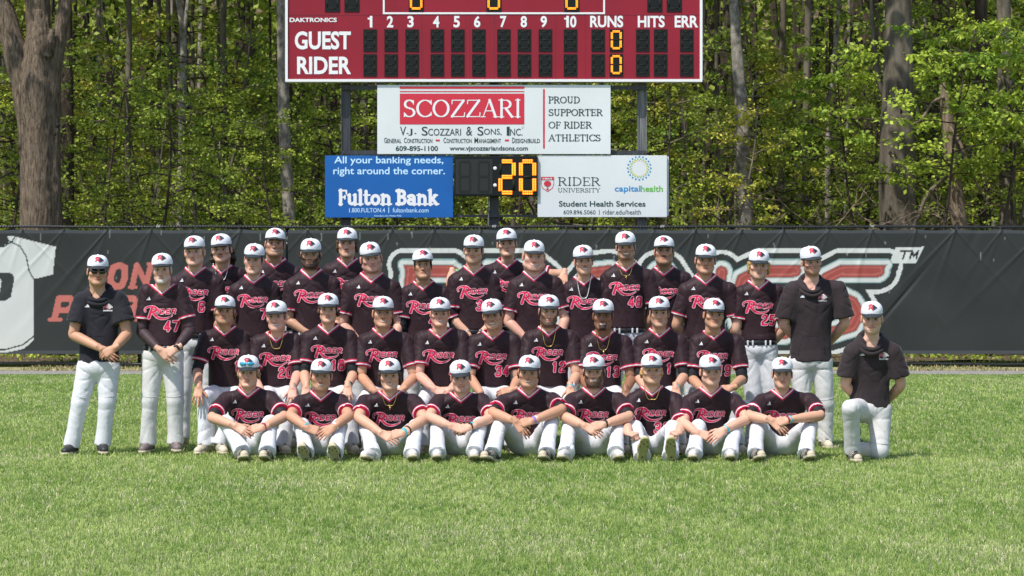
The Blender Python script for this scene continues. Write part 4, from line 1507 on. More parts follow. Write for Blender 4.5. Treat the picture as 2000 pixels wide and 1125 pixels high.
    spots = [(P1, 200, 50.5, 1.1), (P2, 390, 49.5, 1.25), (P1, 480, 50, 1.2), (P2, 170, 47.6, .8), (P1, 560, 47, .9), (P2, 620, 49.5, 1.1), (P1, 700, 50, 1.15), (P2, 330, 53, 1.4), (P1, 430, 54, 1.3), (P2, 240, 54, 1.3),
             (P1, 800, 49, 1.1), (P2, 900, 50, 1.2), (P1, 1010, 49, 1.15), (P2, 1110, 50, 1.2), (P1, 1215, 49.5, 1.1), (P2, 1300, 48.5, 1.2), (P3, 1330, 51, 1.2), (P2, 1500, 50.5, 1.2), (P1, 1540, 53, 1.3), (P2, 1640, 52.5, 1.2),
             (P1, 1680, 54, 1.4), (P3, 1420, 53, 1.2), (P2, 1830, 52.5, 1.3), (P1, 1900, 51, 1.25), (P2, 1960, 49, 1.1), (P1, 20, 50, 1.2), (P2, -60, 48.5, 1.2), (P1, 100, 53.5, 1.4), (P2, 2060, 51, 1.3), (P3, 1960, 53, 1.4)]
    for i, (p, x, d, s) in enumerate(spots):
        q = W(x, HOR, d)
        dup_tree(p, (q[0], q[1], 0), rng.uniform(0, 6.28), s, lab, grp)
    for i in range(34):
        d = rng.uniform(52, 70); x = rng.uniform(-120, 2120)
        q = W(x, HOR, d)
        dup_tree((P1, P2, P3)[i % 3], (q[0], q[1], max(0, (d - 62) * .06)), rng.uniform(0, 6.28), rng.uniform(1.2, 1.9), lab, grp)
    for x, d, s, rz in ((1930, 46.5, 1.0, 1.0), (2010, 47.5, 1.05, 2.5), (1690, 48, 0.95, 4.4), (2090, 48, 1.2, .3)):
        q = W(x, HOR, d)
        dup_tree(P4, (q[0], q[1], 0), rz, s, 'sapling with big bright green leaves spreading over the beech trunk', 'bright broad leaved saplings')

    # ---- bare brush between beech and pale trunk
    g = Geo()
    for k in range(20):
        x = rng.uniform(1380, 1900); d = rng.uniform(46, 48.5)
        p = W(x, rng.uniform(400, 470), d); p[2] = max(p[2], 0.05)
        a = rng.choice([0, math.pi]) + rng.normal(0, .5)
        lp = limb_path(p, (math.cos(a), math.sin(a) * .5, rng.uniform(0.0, 1.0)), rng.uniform(0.8, 2.6), rng, 8, 0.2, -0.02)
        g.add(*tube(lp, np.linspace(0.012, 0.003, 9), 5, False))
        for _ in range(4):
            j = rng.integers(2, 7)
            l2 = limb_path(lp[j], (math.cos(a + rng.normal(0, .9)), math.sin(a), rng.normal(.2, .4)), rng.uniform(.4, 1.0), rng, 5, 0.22)
            g.add(*tube(l2, np.linspace(0.008, 0.003, 6), 4, False))
    o = g.build('brush', m_bark_dead)
    tag(o, 'tangle of bare twigs and fallen branches in front of the beech', 'brush', kind='stuff')
    # ---- low undergrowth
    n = 26000
    x = rng.uniform(-17, 17, n); y = rng.uniform(43.5, 60, n)
    z = np.abs(rng.normal(0, 0.55, n)) * (0.5 + 0.5 * np.sin(x * 1.1 + y)) ** 2 + 0.05
    V, F, C = leaf_faces(np.stack([x, y, z], 1), 0.09, rng, 0.95)
    tag(link('undergrowth', make_mesh('undergrowth', V, F, [m_leaf], smooth=False, cols=C)), 'low leafy undergrowth along the edge of the woods behind the fence', 'undergrowth', kind='stuff')
    # ---- far wood: one mass of leaves closing the view
    n = 70000
    x = rng.uniform(-24, 24, n); y = rng.uniform(66, 100, n)
    z = rng.uniform(0, 1, n) ** 0.9 * 15
    keep = (np.sin(x * .9 + 2 * np.sin(y * .3)) + np.sin(z * 1.1 + y * .5) + rng.normal(0, .7, n)) > -0.5
    q = np.stack([x, y, z], 1)[keep]
    V, F, C = leaf_faces(q, 0.30, rng, 0.75)
    g = Geo(); g.add(V, F, 0, C)
    for k in range(120):
        xx, yy = rng.uniform(-26, 26), rng.uniform(86, 104)
        tv, tf = tube([[xx, yy, 0], [xx + rng.normal(0, .4), yy, 8], [xx + rng.normal(0, .6), yy, 17]], [.2, .17, .12], 6, False)
        g.add(tv, tf, 1, (1, 1, 1))
    n2 = 30000
    q = np.stack([rng.uniform(-34, 34, n2), rng.uniform(98, 112, n2), rng.uniform(0, 18, n2)], 1)
    V, F, C = leaf_faces(q, 0.8, rng, 0.75)
    g.add(V, F, 0, C)
    # high canopy above the picture that shades the wood
    n3 = 26000
    q = np.stack([rng.uniform(-24, 24, n3), rng.uniform(43, 92, n3), rng.uniform(8.6, 15, n3)], 1)
    q = q[q[:, 2] > EYE + 1.0 + 580 / FPX * q[:, 1]]
    keep = np.sin(q[:, 0] * .8) + np.sin(q[:, 1] * .7 + q[:, 0] * .3) + rng.normal(0, .5, len(q)) > np.where(q[:, 1] < 52, 0.75, -0.3)
    V, F, C = leaf_faces(q[keep], 0.75, rng, 0.8)
    g.add(V, F, 0, C)
    o = g.build('far_woods', [m_leaf, m_bark_dark], smooth=False, with_col=True)
    tag(o, 'deep shaded woods filling the view behind the nearer trunks', 'woods', kind='stuff')


make_woods()

# =================================================================== people: shared pieces
m_skin = mat('skin', (0.5, 0.3, 0.22), 0.5, spec=0.35, attr=True, var=0.05, vscale=60, bump=0.05, bscale=300, bdist=0.001)
m_skin.node_tree.nodes['Principled BSDF'].inputs['Subsurface Weight'].default_value = 0.06
m_skin.node_tree.nodes['Principled BSDF'].inputs['Subsurface Radius'].default_value = (0.012, 0.005, 0.003)
JRED, JDARK, JWHITE = lin('#b81c42'), lin('#2c1b20'), (0.60, 0.55, 0.58)
m_jersey = ramp_mat('dark maroon jersey', 'trim', [(0.007, JRED), (0.018, JWHITE), (0.029, JRED), (9, JDARK)], 0.6, spec=0.22, bump=0.35, bscale=34, bdist=0.010, var=0.12, vscale=5, sheen=0.08)
m_hoodie = mat('charcoal hoodie', lin('#29282d'), 0.85, spec=0.12, var=0.12, vscale=5, bump=0.3, bscale=20, bdist=0.01, sheen=0.15)
m_hoodie2 = mat('faded brown black hoodie', lin('#332c2e'), 0.85, spec=0.12, var=0.2, vscale=4, bump=0.3, bscale=20, bdist=0.01, sheen=0.15)
m_pants = mat('white trousers', (0.62, 0.62, 0.65), 0.8, spec=0.1, var=0.04, vscale=5, bump=0.3, bscale=24, bdist=0.02, stretch=(1, 1, .6))
m_pants2 = mat('dusty white trousers', (0.55, 0.54, 0.53), 0.8, spec=0.1, var=0.12, vscale=6, bump=0.3, bscale=24, bdist=0.02, stretch=(1, 1, .6))
m_black = mat('black knit', (0.014, 0.014, 0.016), 0.7, spec=0.3, bump=0.2, bscale=60)
m_leather = mat('black belt leather', (0.012, 0.012, 0.014), 0.35)
m_cap = mat('white cap cloth', (0.68, 0.69, 0.72), 0.75, spec=0.2, bump=0.15, bscale=120, bdist=0.003)
m_brim = mat('charcoal brim cloth', lin('#2a2f34'), 0.75, spec=0.3, bump=0.1, bscale=150, bdist=0.002)
m_print = mat('printed colours', (0.5, 0.5, 0.5), 0.55, attr=True)
m_eyew = mat('eye white', (0.36, 0.33, 0.31), 0.35)
m_iris = mat('dark iris', (0.02, 0.014, 0.01), 0.15)
m_gold = mat('gold chain', (0.75, 0.52, 0.16), 0.3, metal=0.9)
m_silver = mat('pale chain', (0.72, 0.72, 0.68), 0.3, metal=0.4)
m_teal = mat('teal wristband', lin('#27a9b3'), 0.5)
m_wmulti = mat('purple wristband', lin('#8d6fb0'), 0.5)
m_wgreen = mat('green wristband', lin('#4bbf4a'), 0.5)
m_wred = mat('dark red wristband', lin('#8a2440'), 0.5)
m_wwhite = mat('white wrist tape', (0.7, 0.7, 0.7), 0.7)
m_cross = m_gold
m_shoe = mat('shoe leather', (0.5, 0.5, 0.5), 0.55, attr=True)
m_sole = mat('worn pale sole', (0.46, 0.40, 0.28), 0.6, var=0.2, vscale=30)
m_sole_olive = mat('olive cleat sole', lin('#a39c68'), 0.6, var=0.15, vscale=30)
m_cleat = mat('metal cleat', (0.10, 0.085, 0.06), 0.4, metal=0.5)
m_lens = mat('dark lens', (0.008, 0.010, 0.014), 0.08, spec=0.7)
m_mirror = mat('blue mirrored lens', lin('#4fb4dc'), 0.12, metal=0.6)
m_hairs = {}


def hair_mat(c):
    if c not in m_hairs:
        m_hairs[c] = mat('hair ' + c.strip('#'), lin(c), 0.55, spec=0.4, var=0.35, vscale=70, bump=0.6, bscale=110, bdist=0.006, stretch=(1, 1, 0.35))
    return m_hairs[c]


# ---- the canonical head (centre between the ears at eye height, facing -y)
def head_field(P):
    X = P.copy(); X[:, 0] = np.abs(X[:, 0])
    d = s_ell(P, (0, .014, .036), (.076, .098, .086))
    d = smin(d, s_ell(P, (0, -.030, -.034), (.064, .060, .084)), .03)
    d = smin(d, s_cone(X, (.050, .002, -.062), (.020, -.070, -.098), .020, .018), .035)
    d = smin(d, s_ell(P, (0, -.080, -.100), (.022, .018, .019)), .025)
    d = smin(d, s_ell(X, (.046, -.058, -.022), (.022, .024, .020)), .025)
    d = smin(d, s_cone(X, (.010, -.085, .020), (.048, -.066, .018), .010, .011), .015)
    d = smax(d, -s_ell(X, (.031, -.099, .000), (.019, .019, .013)), .014)
    d = smin(d, s_cone(P, (0, -.088, .006), (0, -.109, -.034), .007, .0115), .012)
    d = smin(d, s_ell(X, (.013, -.098, -.038), (.009, .011, .008)), .008)
    d = smin(d, s_ell(P, (0, -.091, -.061), (.024, .010, .0055)), .010)
    d = smin(d, s_ell(P, (0, -.089, -.073), (.021, .010, .0065)), .010)
    d = np.minimum(d, s_ell(X, (.079, .012, -.006), (.011, .021, .034)) + .0)
    d = smax(d, -s_ell(X, (.089, .006, -.004), (.006, .010, .018)), .006)
    d = smin(d, s_cone(P, (0, .020, -.085), (0, .040, -.22), .056, .063), .03)
    d = smin(d, s_cone(X, (.045, .03, -.09), (.012, -.012, -.20), .014, .012), .02)
    d = smin(d, s_ell(P, (0, .048, -.255), (.13, .098, .085)), .05)
    return d


def bake(field, lo, hi, h, it=1):
    P, sh, l = grid(lo, hi, h)
    V, F = nets(field(P).reshape(sh), l, h)
    return relax(V, F, it, 0.5), F


HEAD_V, HEAD_F = bake(head_field, (-.145, -.14, -.30), (.145, .16, .13), .0036)


def ss(a, b, x):
    t = np.clip((x - a) / (b - a), 0, 1)
    return t * t * (3 - 2 * t)


def paint_head(V, tone, hair, beard, stache, smile, goatee=0.0, beardc=None, sub=None):
    x, y, z = V[:, 0], V[:, 1], V[:, 2]
    ax = np.abs(x)
    tone = np.array(tone)
    C = np.tile(tone, (len(V), 1))

    def mix(m, c, k=1.0):
        nonlocal C
        m = np.clip(m * k, 0, 1)[:, None]
        C = C * (1 - m) + np.array(c) * m
    red = tone * np.array([1.0, 0.74, 0.70])
    front = ss(-.055, -.075, y)
    mix(np.exp(-((ax - .042) / .022) ** 2 - ((z + .03) / .022) ** 2) * front, red, .7)
    mix(np.exp(-(ax / .016) ** 2 - ((z + .035) / .014) ** 2) * front, red, .7)
    mix(ss(.068, .082, ax) * ss(-.05, -.02, z), red, .6)
    hc = np.array(lin(hair)); bc = np.array(lin(beardc or hair))
    jit = 0.92 + 0.16 * wob(V, 260, 3)
    # beard on jaw and chin, moustache, goatee
    if beard:
        m = ss(-.040, -.056, z - .9 * np.clip(ax - .03, 0, .05)) * ss(-.158, -.120, z) * ss(.03, .0, y)
        m = np.maximum(m, ss(.052, .062, ax) * ss(.0, -.02, y - .01) * ss(.02, -.01, z) * ss(-.11, -.09, z))
        lips = (ax < .024) & (z > -.080) & (z < -.052)
        m = np.where(lips & (y < -.07), m * .15, m)
        mix(m * jit, bc, beard)
    if goatee:
        mix((ss(.034, .022, ax) * ss(-.074, -.084, z) * ss(-.135, -.115, z) * ss(-.04, -.06, y)) * jit, bc, goatee)
        mix((np.exp(-((ax - .026) / .007) ** 2) * ss(-.045, -.055, z) * ss(-.10, -.085, z)) * front, bc, goatee * .8)
    if stache:
        mix(ss(.029, .020, ax) * ss(-.0588, -.0555, z + .3 * np.clip(ax - .010, 0, 1)) * ss(-.0445, -.0485, z + .25 * np.clip(ax - .006, 0, 1)) * front, bc, stache * .7)
    lip = tone * np.array([0.86, 0.52, 0.52])
    bend = (5.5 if smile else 0.8) * x ** 2
    w = .031 if smile else .024
    zz = z + .067 - bend
    inm = ss(w, w - .004, ax) * front
    mix(inm * ss(.0115, .007, np.abs(zz)), lip, .85)
    if smile > .5:
        mix(ss(w - .007, w - .011, ax) * front * ss(.0054, .0034, np.abs(zz)), (0.60, 0.57, 0.53))
        mix(inm * np.exp(-((zz + .0072) / .0014) ** 2), tone * .22, .7)
    else:
        mix(inm * np.exp(-(zz / .0018) ** 2), tone * .2, .95)
    # nostrils, smile lines
    mix(np.exp(-((ax - .008) / .003) ** 2 - ((z + .045) / .0025) ** 2) * front, tone * .25)
    if smile:
        mix(np.exp(-((ax - .034 - .25 * (-.045 - z)) / .003) ** 2) * ss(-.075, -.06, z) * ss(-.030, -.042, z) * front, tone * .6, .55)
    # brows and lashes
    zb = .0205 + .10 * (ax - .018) - 4.5 * np.clip(ax - .036, 0, 1) ** 2 * 1.6
    mix(ss(.012, .017, ax) * ss(.055, .047, ax) * ss(.0062, .0035, np.abs(z - zb)) * front, hc * .8 + tone * .08, .9)
    ze = .0085 - 9 * (ax - .031) ** 2
    mix(ss(.015, .018, ax) * ss(.047, .044, ax) * ss(.0034, .0016, np.abs(z - ze)) * ss(-.05, -.06, y), hc * .35, .9)
    mix(ss(.015, .018, ax) * ss(.046, .043, ax) * ss(.003, .001, np.abs(z + .0085 - 6 * (ax - .031) ** 2)) * ss(-.05, -.06, y), tone * .45, .7)
    # cropped hair on temples and nape
    m = ss(.055, .066, ax) * ss(-.05, -.03, y) * ss(-.03, .004, z - .3 * np.clip(y, -.03, .1)) * ss(.035, .03, np.hypot(y - .012, z + .006) * 0 + .0)
    m = m * np.where(ax > .0785, np.where(np.hypot(y - .012, (z + .006) * .62) < .023, 0, 1), 1)
    m = np.maximum(m, ss(.03, .06, y) * ss(-.075, -.055, z))
    mix(m * jit, hc, .9)
    if sub is not None:
        k = ss(-.175, -.180, z + .25 * np.clip(-y, 0, .1) - .2 * ax)
        C = C * (1 - k[:, None]) + np.array(sub) * k[:, None]
    return C


# ---- hair under the cap
def hair_field(kind):
    def f(P):
        X = P.copy(); X[:, 0] = np.abs(X[:, 0])
        d = s_ell(P, (0, .022, .024), (.080, .094, .085))
        d = np.maximum(d, -(P[:, 1] - (-.018 + .25 * np.maximum(-P[:, 2], 0))))
        d = np.maximum(d, -(P[:, 2] + .072 - .75 * np.maximum(.06 - P[:, 1], 0)))
        ear = s_ell(X, (.082, .010, -.010), (.012, .019, .034))
        d = np.maximum(d, -ear)
        d = np.minimum(d, np.maximum(s_ell(X, (.0715, -.022, .012), (.008, .012, .036)), -ear))
        if kind == 'long':
            for a, b, r0, r1 in (((.074, .040, .02), (.092, .050, -.075), .024, .026), ((.092, .050, -.075), (.096, .058, -.125), .024, .012), ((.06, .075, 0), (.06, .085, -.15), .03, .02)):
                d = smin(d, s_cone(X, a, b, r0, r1), .02)
            d = d + .004 * np.sin(P[:, 2] * 90 + P[:, 0] * 60) + .003 * wob(P, 70, 2)
        if kind in ('curly', 'flow'):
            r = np.random.default_rng(4)
            n = 26 if kind == 'curly' else 14
            for _ in range(n):
                yy = r.uniform(-.012, .085)
                zz = r.uniform(-.075, .02) if kind == 'curly' else r.uniform(-.062, -.005)
                xx = .079 * math.sqrt(max(0.25, 1 - ((yy - .02) / .1) ** 2)) + r.uniform(.0, .010)
                rr = .013 if kind == 'curly' else .011
                d = smin(d, s_ell(X, (xx, yy, zz), (rr, rr + .002, rr + .001)), .008)
            d = d + .0025 * wob(P, 120, 3)
        return d + .0012 * wob(P, 160, 5)
    return f


HAIR = {k: bake(hair_field(k), (-.135, -.06, -.19), (.135, .14, .13), .005, 1) for k in ('short', 'long', 'curly', 'flow')}


# ---- cap
def crown_f(t):
    return (1 - np.clip(t, 0, 1) ** 2.7) ** (1 / 2.5)


CAP_Z, CAP_H, CAP_X, CAP_Y, CAP_YC = .047, .096, .0905, .107, .006


def cap_meshes():
    nu, nt = 36, 14
    a = np.linspace(0, 2 * math.pi, nu, endpoint=False)
    V, F = [], []
    ts = np.linspace(0, 1, nt) ** .8
    for t in ts[:-1]:
        f = float(crown_f(t)) * (1.0 - .012 * math.exp(-t * 30))
        seam = 1 - .012 * np.exp(-((a[:, None] - np.arange(7) * math.pi / 3 - math.pi / 2) / .05) ** 2).sum(1) * (t > .04)
        front = .004 * np.clip(-np.sin(a), 0, 1) * (t > .1)
        V.append(np.stack([CAP_X * f * np.cos(a) * seam, CAP_YC + (CAP_Y * f) * np.sin(a) * seam + .018 * t ** 2, CAP_Z + CAP_H * t + front * 1.5 + .010 * np.clip(np.sin(a), 0, 1) * 0 + 0 * a], 1))
    n = len(V)
    V = np.vstack(V + [[[0, CAP_YC + .018, CAP_Z + CAP_H]]])
    i, j = np.meshgrid(np.arange(n - 1), np.arange(nu), indexing='ij'); i, j = i.ravel(), j.ravel(); k = (j + 1) % nu
    F4 = np.stack([i * nu + j, i * nu + k, (i + 1) * nu + k, (i + 1) * nu + j], 1)
    j = np.arange(nu)
    F3 = np.stack([(n - 1) * nu + j, (n - 1) * nu + (j + 1) % nu, np.full(nu, n * nu)], 1)
    g = Geo(); g.add(V, [F3, F4])
    v, f = uvsphere((0, CAP_YC + .018, CAP_Z + CAP_H), (.008, .008, .005), 8, 5); g.add(v, f)
    crown = g.mesh('cap', [m_cap])
    # brim
    U, Vv = np.meshgrid(np.linspace(-1, 1, 21), np.linspace(0, 1, 8), indexing='ij')
    ang = U * 1.18
    xi, yi = CAP_X * .985 * np.sin(ang), CAP_YC - CAP_Y * .985 * np.cos(ang)
    ext = .070 * np.clip(1 - np.abs(U) ** 2.6, 0, 1) ** .6
    xo = xi * (1 - .04 * Vv)
    yo = yi - ext * Vv
    zo = CAP_Z + .005 - .017 * (xi / .084) ** 2 - .023 * Vv * np.clip(1 - np.abs(U) ** 2.4, 0, 1)
    T = np.stack([xo.ravel(), yo.ravel(), zo.ravel()], 1)
    B = T.copy(); B[:, 2] -= .0045
    m = 8
    i, j = np.meshgrid(np.arange(20), np.arange(7), indexing='ij'); i, j = i.ravel(), j.ravel()
    q = np.stack([i * m + j, i * m + j + 1, (i + 1) * m + j + 1, (i + 1) * m + j], 1)
    N = len(T)
    i = np.arange(20)
    rim = np.stack([i * m + 7, i * m + 7 + N, (i + 1) * m + 7 + N, (i + 1) * m + 7], 1)
    g = Geo(); g.add(np.vstack([T, B]), np.vstack([q, q[:, ::-1] + N, rim]))
    brim = g.mesh('brim', [m_brim])
    return crown, brim


CAP_ME, BRIM_ME = cap_meshes()


def emblem_mesh(colr, cold, scale=1.0, mats=None):
    """slanted letter with a dark horse head beside it; returns U, F, colours (u right, v up, about 1 x .62)"""
    Rr = [[(-.44, -.20), (-.30, .24)], [(-.50, .14), (-.40, .26), (-.12, .27), (-.04, .14), (-.14, .02), (-.34, .0)], [(-.30, .0), (-.10, -.12), (.02, -.26)]]
    horse = [(-.06, -.22), (.06, -.02), (.06, .16), (.16, .27), (.22, .20), (.34, .12), (.50, -.06), (.47, -.13), (.38, -.12), (.26, -.06), (.30, -.20), (.10, -.27)]
    mane = [(-.08, .24), (.10, .30), (.16, .27), (.06, .14), (.04, 0), (-.08, -.20), (-.10, .0)]

    def parts(U):
        r = np.full(len(U), 1e9)
        for s in Rr:
            r = np.minimum(r, d_poly(U, s) - .062)
        return r, np.minimum(s_poly(U, horse), s_poly(U, mane))
    fn = lambda U: np.minimum(*parts(U)) - .018
    U, F = field_mesh(fn, -.62, .62, -.4, .42, .03)
    r, h = parts(U)
    C = np.where((r < .012)[:, None], np.array(colr), np.where((h < .012)[:, None], np.array(cold), np.array(colr) * .4 + np.array(cold) * .6))
    return U, F, C


def emblem_cap():
    U, F, C = emblem_mesh(lin('#b01f3c'), lin('#1c2a36'))
    u, v = U[:, 0] * .080 + .008, U[:, 1] * .072
    z = CAP_Z + .050 + v
    t = (z - CAP_Z) / CAP_H
    f = crown_f(t) + .022
    a = u / (CAP_X * 1.06)
    V = np.stack([CAP_X * f * np.sin(a), CAP_YC - CAP_Y * f * np.cos(a) + .018 * t ** 2, z + .006], 1)
    return make_mesh('cap_emblem', V, F, [m_print], cols=C)


EMB_ME = emblem_cap()


# ---- hands (right hand; fingers +x, back +z, thumb +y)
def hand_field(curl, spread, thumb):
    segs = []
    for b, y0, ls, sp in ((.0, .030, (.043, .026, .021), .16), (.0, .010, (.047, .030, .022), .04), (.0, -.010, (.043, .028, .021), -.06), (.0, -.028, (.034, .021, .018), -.18)):
        i = len(segs)
        p = np.array([.088 - (.006 if abs(y0) > .02 else 0) - (.006 if y0 < -.02 else 0), y0, .002])
        r = .0095 if i < 3 else .0082
        th, ya = curl[0] * 0.55, sp * spread
        ch = [p]
        for k, l in enumerate(ls):
            ph = sum(curl[:k + 1])
            p = p + l * np.array([math.cos(ph) * math.cos(ya), math.cos(ph) * math.sin(ya), -math.sin(ph)])
            ch.append(p)
        segs.append((ch, r))
    tp = np.array([.022, .026, -.008]); tc = [tp]
    for l, (a, b) in zip((.042, .032, .026), thumb):
        tp = tp + l * np.array([math.cos(a) * math.cos(b), math.sin(a) * math.cos(b), -math.sin(b)])
        tc.append(tp)

    def f(P):
        d = s_cone(P, (-.05, 0, 0), (.0, 0, 0), .0275, .027)
        Q = P * np.array([1, 1, 1.5], np.float32)
        for y0, y1 in ((.016, .029), (.005, .010), (-.005, -.010), (-.014, -.027)):
            d = smin(d, s_cone(Q, (.005, y0, 0), (.085, y1, .002), .021, .0155) * .8, .012)
        for ch, r in segs:
            fd = np.full(len(P), 1e9, np.float32)
            for k in range(3):
                fd = smin(fd, s_cone(P, ch[k], ch[k + 1], r * (1 - .08 * k), r * (1 - .08 * (k + 1))), .003)
            d = smin(d, fd, .006)
        td = np.full(len(P), 1e9, np.float32)
        for k in range(3):
            td = smin(td, s_cone(P, tc[k], tc[k + 1], (.0145, .0115, .0105)[k], (.0115, .0105, .0085)[k]), .006)
        return smin(d, td, .010)
    return f


HB = ((-.055, -.07, -.12), (.20, .085, .04))
HAND = {'relax': bake(hand_field((.25, .35, .25), .8, ((.75, .35), (.45, .3), (.3, .3))), *HB, .0042),
        'curl': bake(hand_field((.55, .75, .45), .5, ((.7, .5), (.2, .5), (.0, .5))), *HB, .0042),
        'spread': bake(hand_field((.20, .28, .2), 1.8, ((.9, .25), (.7, .2), (.6, .2))), *HB, .0042),
        'fist': bake(hand_field((1.2, 1.4, .9), .2, ((.5, .9), (-.3, .7), (-.6, .5))), *HB, .0042)}


# ---- shoes (toe -y, up +z, ankle above the origin)
def shoe_meshes():
    def up(P):
        d = s_cone(P, (0, .045, .050), (0, -.05, .046), .040, .043)
        d = smin(d, s_cone(P, (0, -.05, .044), (.004, -.150, .030), .043, .036), .03)
        d = smin(d, s_cone(P, (0, .035, .06), (0, .030, .115), .045, .041), .03)
        return np.maximum(d, .016 - P[:, 2])

    def so(P):
        Q = P.copy(); Q[:, 2] = 0
        d = smin(s_cone(Q, (0, .050, 0), (0, -.03, 0), .039, .034), s_cone(Q, (.001, -.085, 0), (.004, -.152, 0), .048, .040), .03)
        return np.maximum(d, np.maximum(P[:, 2] - .024, .0 - P[:, 2]))
    V, F = bake(up, (-.07, -.21, -.01), (.07, .11, .14), .006)
    ms = {}
    x, y, z = V[:, 0], V[:, 1], V[:, 2]
    stripe = (np.abs(x) > .018) & (np.abs(((y * .9 + z * .6) + .06) % .022 - .011) < .0042) & (y > -.11) & (y < -.01)
    lace = (np.abs(x) < .016) & (y < -.01) & (y > -.10) & (z > .05)
    for nm, base, st, lc in (('cream', (.55, .49, .38), (.03, .03, .03), (.10, .10, .10)), ('white', (.62, .60, .56), (.10, .10, .11), (.55, .5, .45)), ('black', (.02, .02, .022), (.05, .05, .05), (.06, .06, .06)), ('grey', (.16, .12, .12), (.07, .06, .06), (.25, .2, .2)), ('dark', (.035, .035, .038), (.45, .40, .30), (.02, .02, .02))):
        C = np.tile(np.array(base), (len(V), 1))
        C[stripe] = st; C[lace] = lc
        if nm == 'dark':
            C[y < -.150] = (.50, .42, .30)
        ms[nm] = make_mesh('shoe', V, F, [m_shoe], cols=C)
    sV, sF = bake(so, (-.07, -.21, -.012), (.07, .11, .035), .006)
    sole = make_mesh('sole', sV, sF, [m_sole])
    g = Geo()
    for i, (x, y) in enumerate(((-.022, -.15), (.026, -.15), (-.032, -.10), (.034, -.10), (.0, -.125), (-.02, .05), (.02, .05), (0, .015))):
        g.add(*tube([[x, y, .002], [x, y, -.006]], [.0085, .006], 8))
    cle = g.mesh('cleats', [m_cleat])
    sole2 = make_mesh('sole', sV, sF, [m_sole_olive])
    return ms, sole, sole2, cle


SHOE_ME, SOLE_ME, SOLE2_ME, CLEAT_ME = shoe_meshes()


# ---- chest lettering as drawings in metres
def word_field(U):
    d = d_poly(U, [(-.117, -.050), (-.104, -.010), (-.088, .040)], w=[.0115, .0105, .0095])
    d = np.minimum(d, d_poly(U, catmull([(-.146, .006), (-.152, .024), (-.138, .041), (-.105, .050), (-.072, .047), (-.050, .033), (-.055, .014), (-.076, .003), (-.092, -.001)], 22), w=np.interp(np.arange(22), [0, 8, 15, 21], [.005, .007, .0115, .006])))
    d = np.minimum(d, d_poly(U, catmull([(-.085, .0), (-.068, -.020), (-.045, -.043), (-.012, -.057), (.025, -.058), (.060, -.048), (.088, -.031)], 22), w=np.interp(np.arange(22), [0, 9, 21], [.0095, .0095, .0025])))
    w = .0056
    sk = lambda p: [(x + .22 * y, y) for x, y in p]
    for st in ([(-.036, -.012), (-.036, .026)],
               [(-.012, -.012), (-.012, .026), (.010, .026), (.018, .018), (.018, -.004), (.010, -.012), (-.012, -.012)],
               [(.066, .026), (.040, .026), (.040, -.012), (.066, -.012)], [(.040, .007), (.060, .007)],
               [(.088, -.012), (.088, .026), (.110, .026), (.115, .020), (.115, .013), (.109, .007), (.088, .007)], [(.102, .007), (.116, -.012)]):
        d = np.minimum(d, d_poly(U, sk(st)) - w)
    return d


DIG = {'0': [[(-.2, .5), (.2, .5), (.32, .36), (.32, -.36), (.2, -.5), (-.2, -.5), (-.32, -.36), (-.32, .36), (-.2, .5)]],
       '1': [[(-.16, .34), (.04, .5), (.04, -.5)]],
       '2': [[(-.32, .28), (-.3, .4), (-.18, .5), (.2, .5), (.32, .38), (.32, .16), (.2, .02), (-.2, -.16), (-.32, -.3), (-.32, -.5), (.34, -.5)]],
       '3': [[(-.32, .34), (-.2, .5), (.2, .5), (.32, .38), (.32, .12), (.2, .02), (-.08, .02)], [(.2, .02), (.32, -.1), (.32, -.38), (.2, -.5), (-.2, -.5), (-.32, -.34)]],
       '4': [[(.14, -.5), (.14, .5), (-.34, -.16), (-.34, -.24), (.36, -.24)]],
       '5': [[(.32, .5), (-.3, .5), (-.3, .08), (.18, .08), (.32, -.04), (.32, -.38), (.2, -.5), (-.2, -.5), (-.32, -.38)]],
       '6': [[(.32, .38), (.2, .5), (-.2, .5), (-.32, .38), (-.32, -.38), (-.2, -.5), (.2, -.5), (.32, -.38), (.32, -.08), (.2, .04), (-.32, .04)]],
       '7': [[(-.34, .5), (.34, .5), (.32, .36), (.0, -.5)]],
       '8': [[(-.2, .5), (.2, .5), (.3, .4), (.3, .12), (.2, .02), (-.2, .02), (-.3, .12), (-.3, .4), (-.2, .5)], [(-.2, .02), (.2, .02), (.32, -.1), (.32, -.38), (.2, -.5), (-.2, -.5), (-.32, -.38), (-.32, -.1), (-.2, .02)]],
       '9': [[(-.32, -.38), (-.2, -.5), (.2, -.5), (.32, -.38), (.32, .38), (.2, .5), (-.2, .5), (-.32, .38), (-.32, .12), (-.2, .0), (.32, .0)]]}
_dc = {}


def two_layer(key, fn, b, out, h=.0035):
    """drawing with a red core and a white rim; colours by vertex"""
    if key not in _dc:
        U, F = field_mesh(lambda U: fn(U) - out, *b, h)
        d = fn(U)
        k = np.clip((d + .0002) / .0022, 0, 1)[:, None]
        C = np.array(lin('#d42050')) * (1 - k) + np.array((.74, .70, .73)) * k
        k2 = np.clip((d - out + .0016) / .0014, 0, 1)[:, None]
        C = C * (1 - k2 * .6) + np.array(lin('#c23a62')) * k2 * .6
        _dc[key] = (U, F, C)
    return _dc[key]


def number_draw(s):
    def fn(U):
        d = np.full(len(U), 1e9)
        for i, c in enumerate(s):
            if c == ' ':
                continue
            ox = (i - (len(s) - 1) / 2) * .070
            for st in DIG[c]:
                P = np.array(st) * (.060, .082) + (ox, 0)
                P[:, 0] += .08 * P[:, 1]
                d = np.minimum(d, d_poly(U, P) - .0095)
        return d
    return two_layer('n' + s, fn, (-.1, .1, -.065, .065), .0048)


